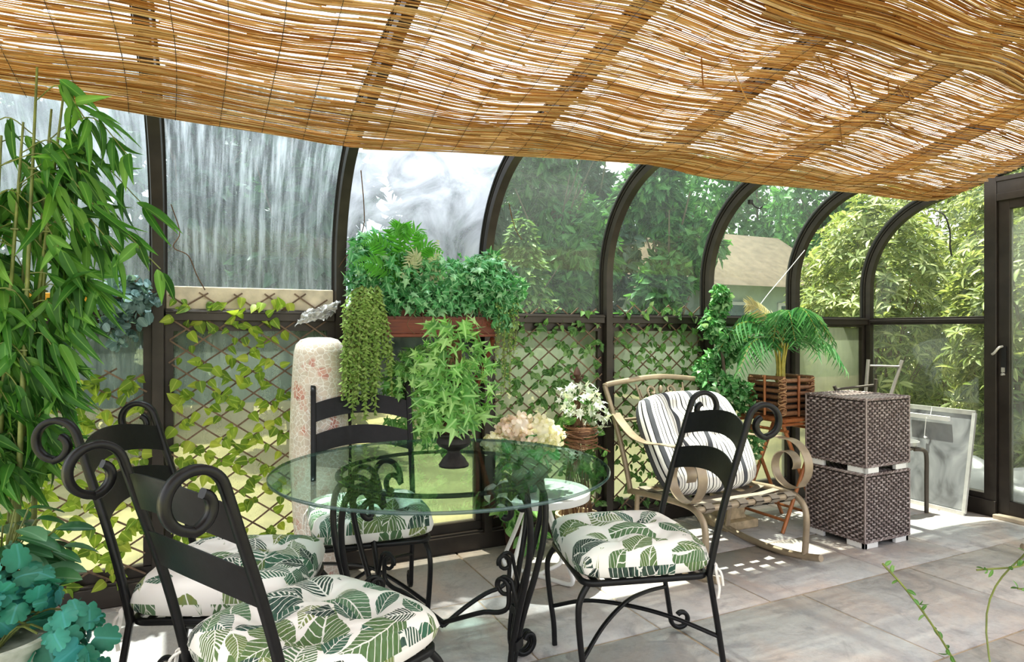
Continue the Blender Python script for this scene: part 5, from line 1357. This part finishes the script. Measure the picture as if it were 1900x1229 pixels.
# neighbouring house
ho = thing('house', 'grey house with brown roof seen through the pane above the ivy spiral', 'house', (10.8, 11.5, -.05))
b = MB(); box(b, (9.0, 10, -.05), (12.6, 13, 2.35)); b.build('wall', m_plain('grey_teal_siding', (.25, .31, .31), .8, 0, .12, 3), ho, 30)
b = MB(); V = [(8.7, 9.5, 2.3), (12.9, 9.5, 2.3), (12.9, 11.6, 3.7), (8.7, 11.6, 3.7), (8.7, 13.5, 2.3), (12.9, 13.5, 2.3)]; b.add(V, [(0, 1, 2, 3), (3, 2, 5, 4), (0, 3, 4), (1, 5, 2)]); b.build('roof', m_plain('brown_shingle', (.11, .085, .058), .9, 0, .25, 6), ho, 0)
for x in (9.8, 11.6):
    b = MB(); box(b, (x-.5, 9.95, .9), (x+.5, 10.02, 2.0)); w_ = b.build('window', M['white_metal'], ho, 0)
    b = MB(); box(b, (x-.43, 9.93, .97), (x+.43, 9.96, 1.93)); b.build('pane', m_plain('dark_pane', (.12, .17, .18), .15), w_, 0)
# grey tarp outside by the door
b = MB(); n = 18; g = np.linspace(-1, 1, n); U, Vv = np.meshgrid(g, g); rn = np.random.default_rng(9)
Z = .30*(1-U*U*.8)*(1-Vv*Vv*.8) + .05*np.sin(7*U+3*Vv) + .04*np.sin(9*Vv-4*U); V = np.stack([5.85 + .32*U, 3.1 + .75*Vv, np.maximum(Z-.02, -.045)], -1).reshape(-1, 3)
i = np.arange(n-1)[:, None]*n + np.arange(n-1)[None]; b.addq(V, np.stack([i, i+1, i+n+1, i+n], -1).reshape(-1, 4))
tag(b.build('tarp', m_plain('grey_tarp', (.14, .14, .155), .35, 0, .2, 9), None, 180), 'crumpled grey tarp on the ground outside the end window by the door', 'tarp')

# ------------------------------------------------------------------ light, sky, camera
sc = bpy.context.scene
w = bpy.data.worlds.new('sky'); sc.world = w; w.use_nodes = True; nt_ = w.node_tree; nt_.nodes.clear()
o_ = nt_.nodes.new('ShaderNodeOutputWorld'); bg = nt_.nodes.new('ShaderNodeBackground')
bg.inputs[0].default_value = (.93, .95, 1.0, 1); bg.inputs[1].default_value = SKY
nt_.links.new(bg.outputs[0], o_.inputs[0])
sun = bpy.data.lights.new('sun', 'SUN'); sun.energy = SUN; sun.angle = math.radians(.8); sun.color = (1, .95, .86)
so = bpy.data.objects.new('sun', sun); C.objects.link(so); so.location = (2, 8, 12)
so.rotation_euler = Vector((.10, -.43, -2.4)).to_track_quat('-Z', 'Y').to_euler()
cam = bpy.data.cameras.new('camera'); cam.lens = 36*1200/1900; cam.sensor_width = 36; cam.sensor_fit = 'HORIZONTAL'; cam.clip_start = .05; cam.clip_end = 200
co = bpy.data.objects.new('camera', cam); C.objects.link(co); co.location = (0, 0, 1.4); co.rotation_euler = (PI/2, 0, -.4484)
sc.camera = co
sc.view_settings.view_transform = 'Standard'; sc.view_settings.look = 'None'; sc.view_settings.exposure = EXPO; sc.view_settings.gamma = GAM
sc.cycles.use_denoising = True; sc.cycles.max_bounces = 10; sc.cycles.transparent_max_bounces = 16; sc.cycles.diffuse_bounces = 5; sc.cycles.glossy_bounces = 4; sc.cycles.caustics_reflective = False; sc.cycles.caustics_refractive = False
sc.cycles.sample_clamp_indirect = 6
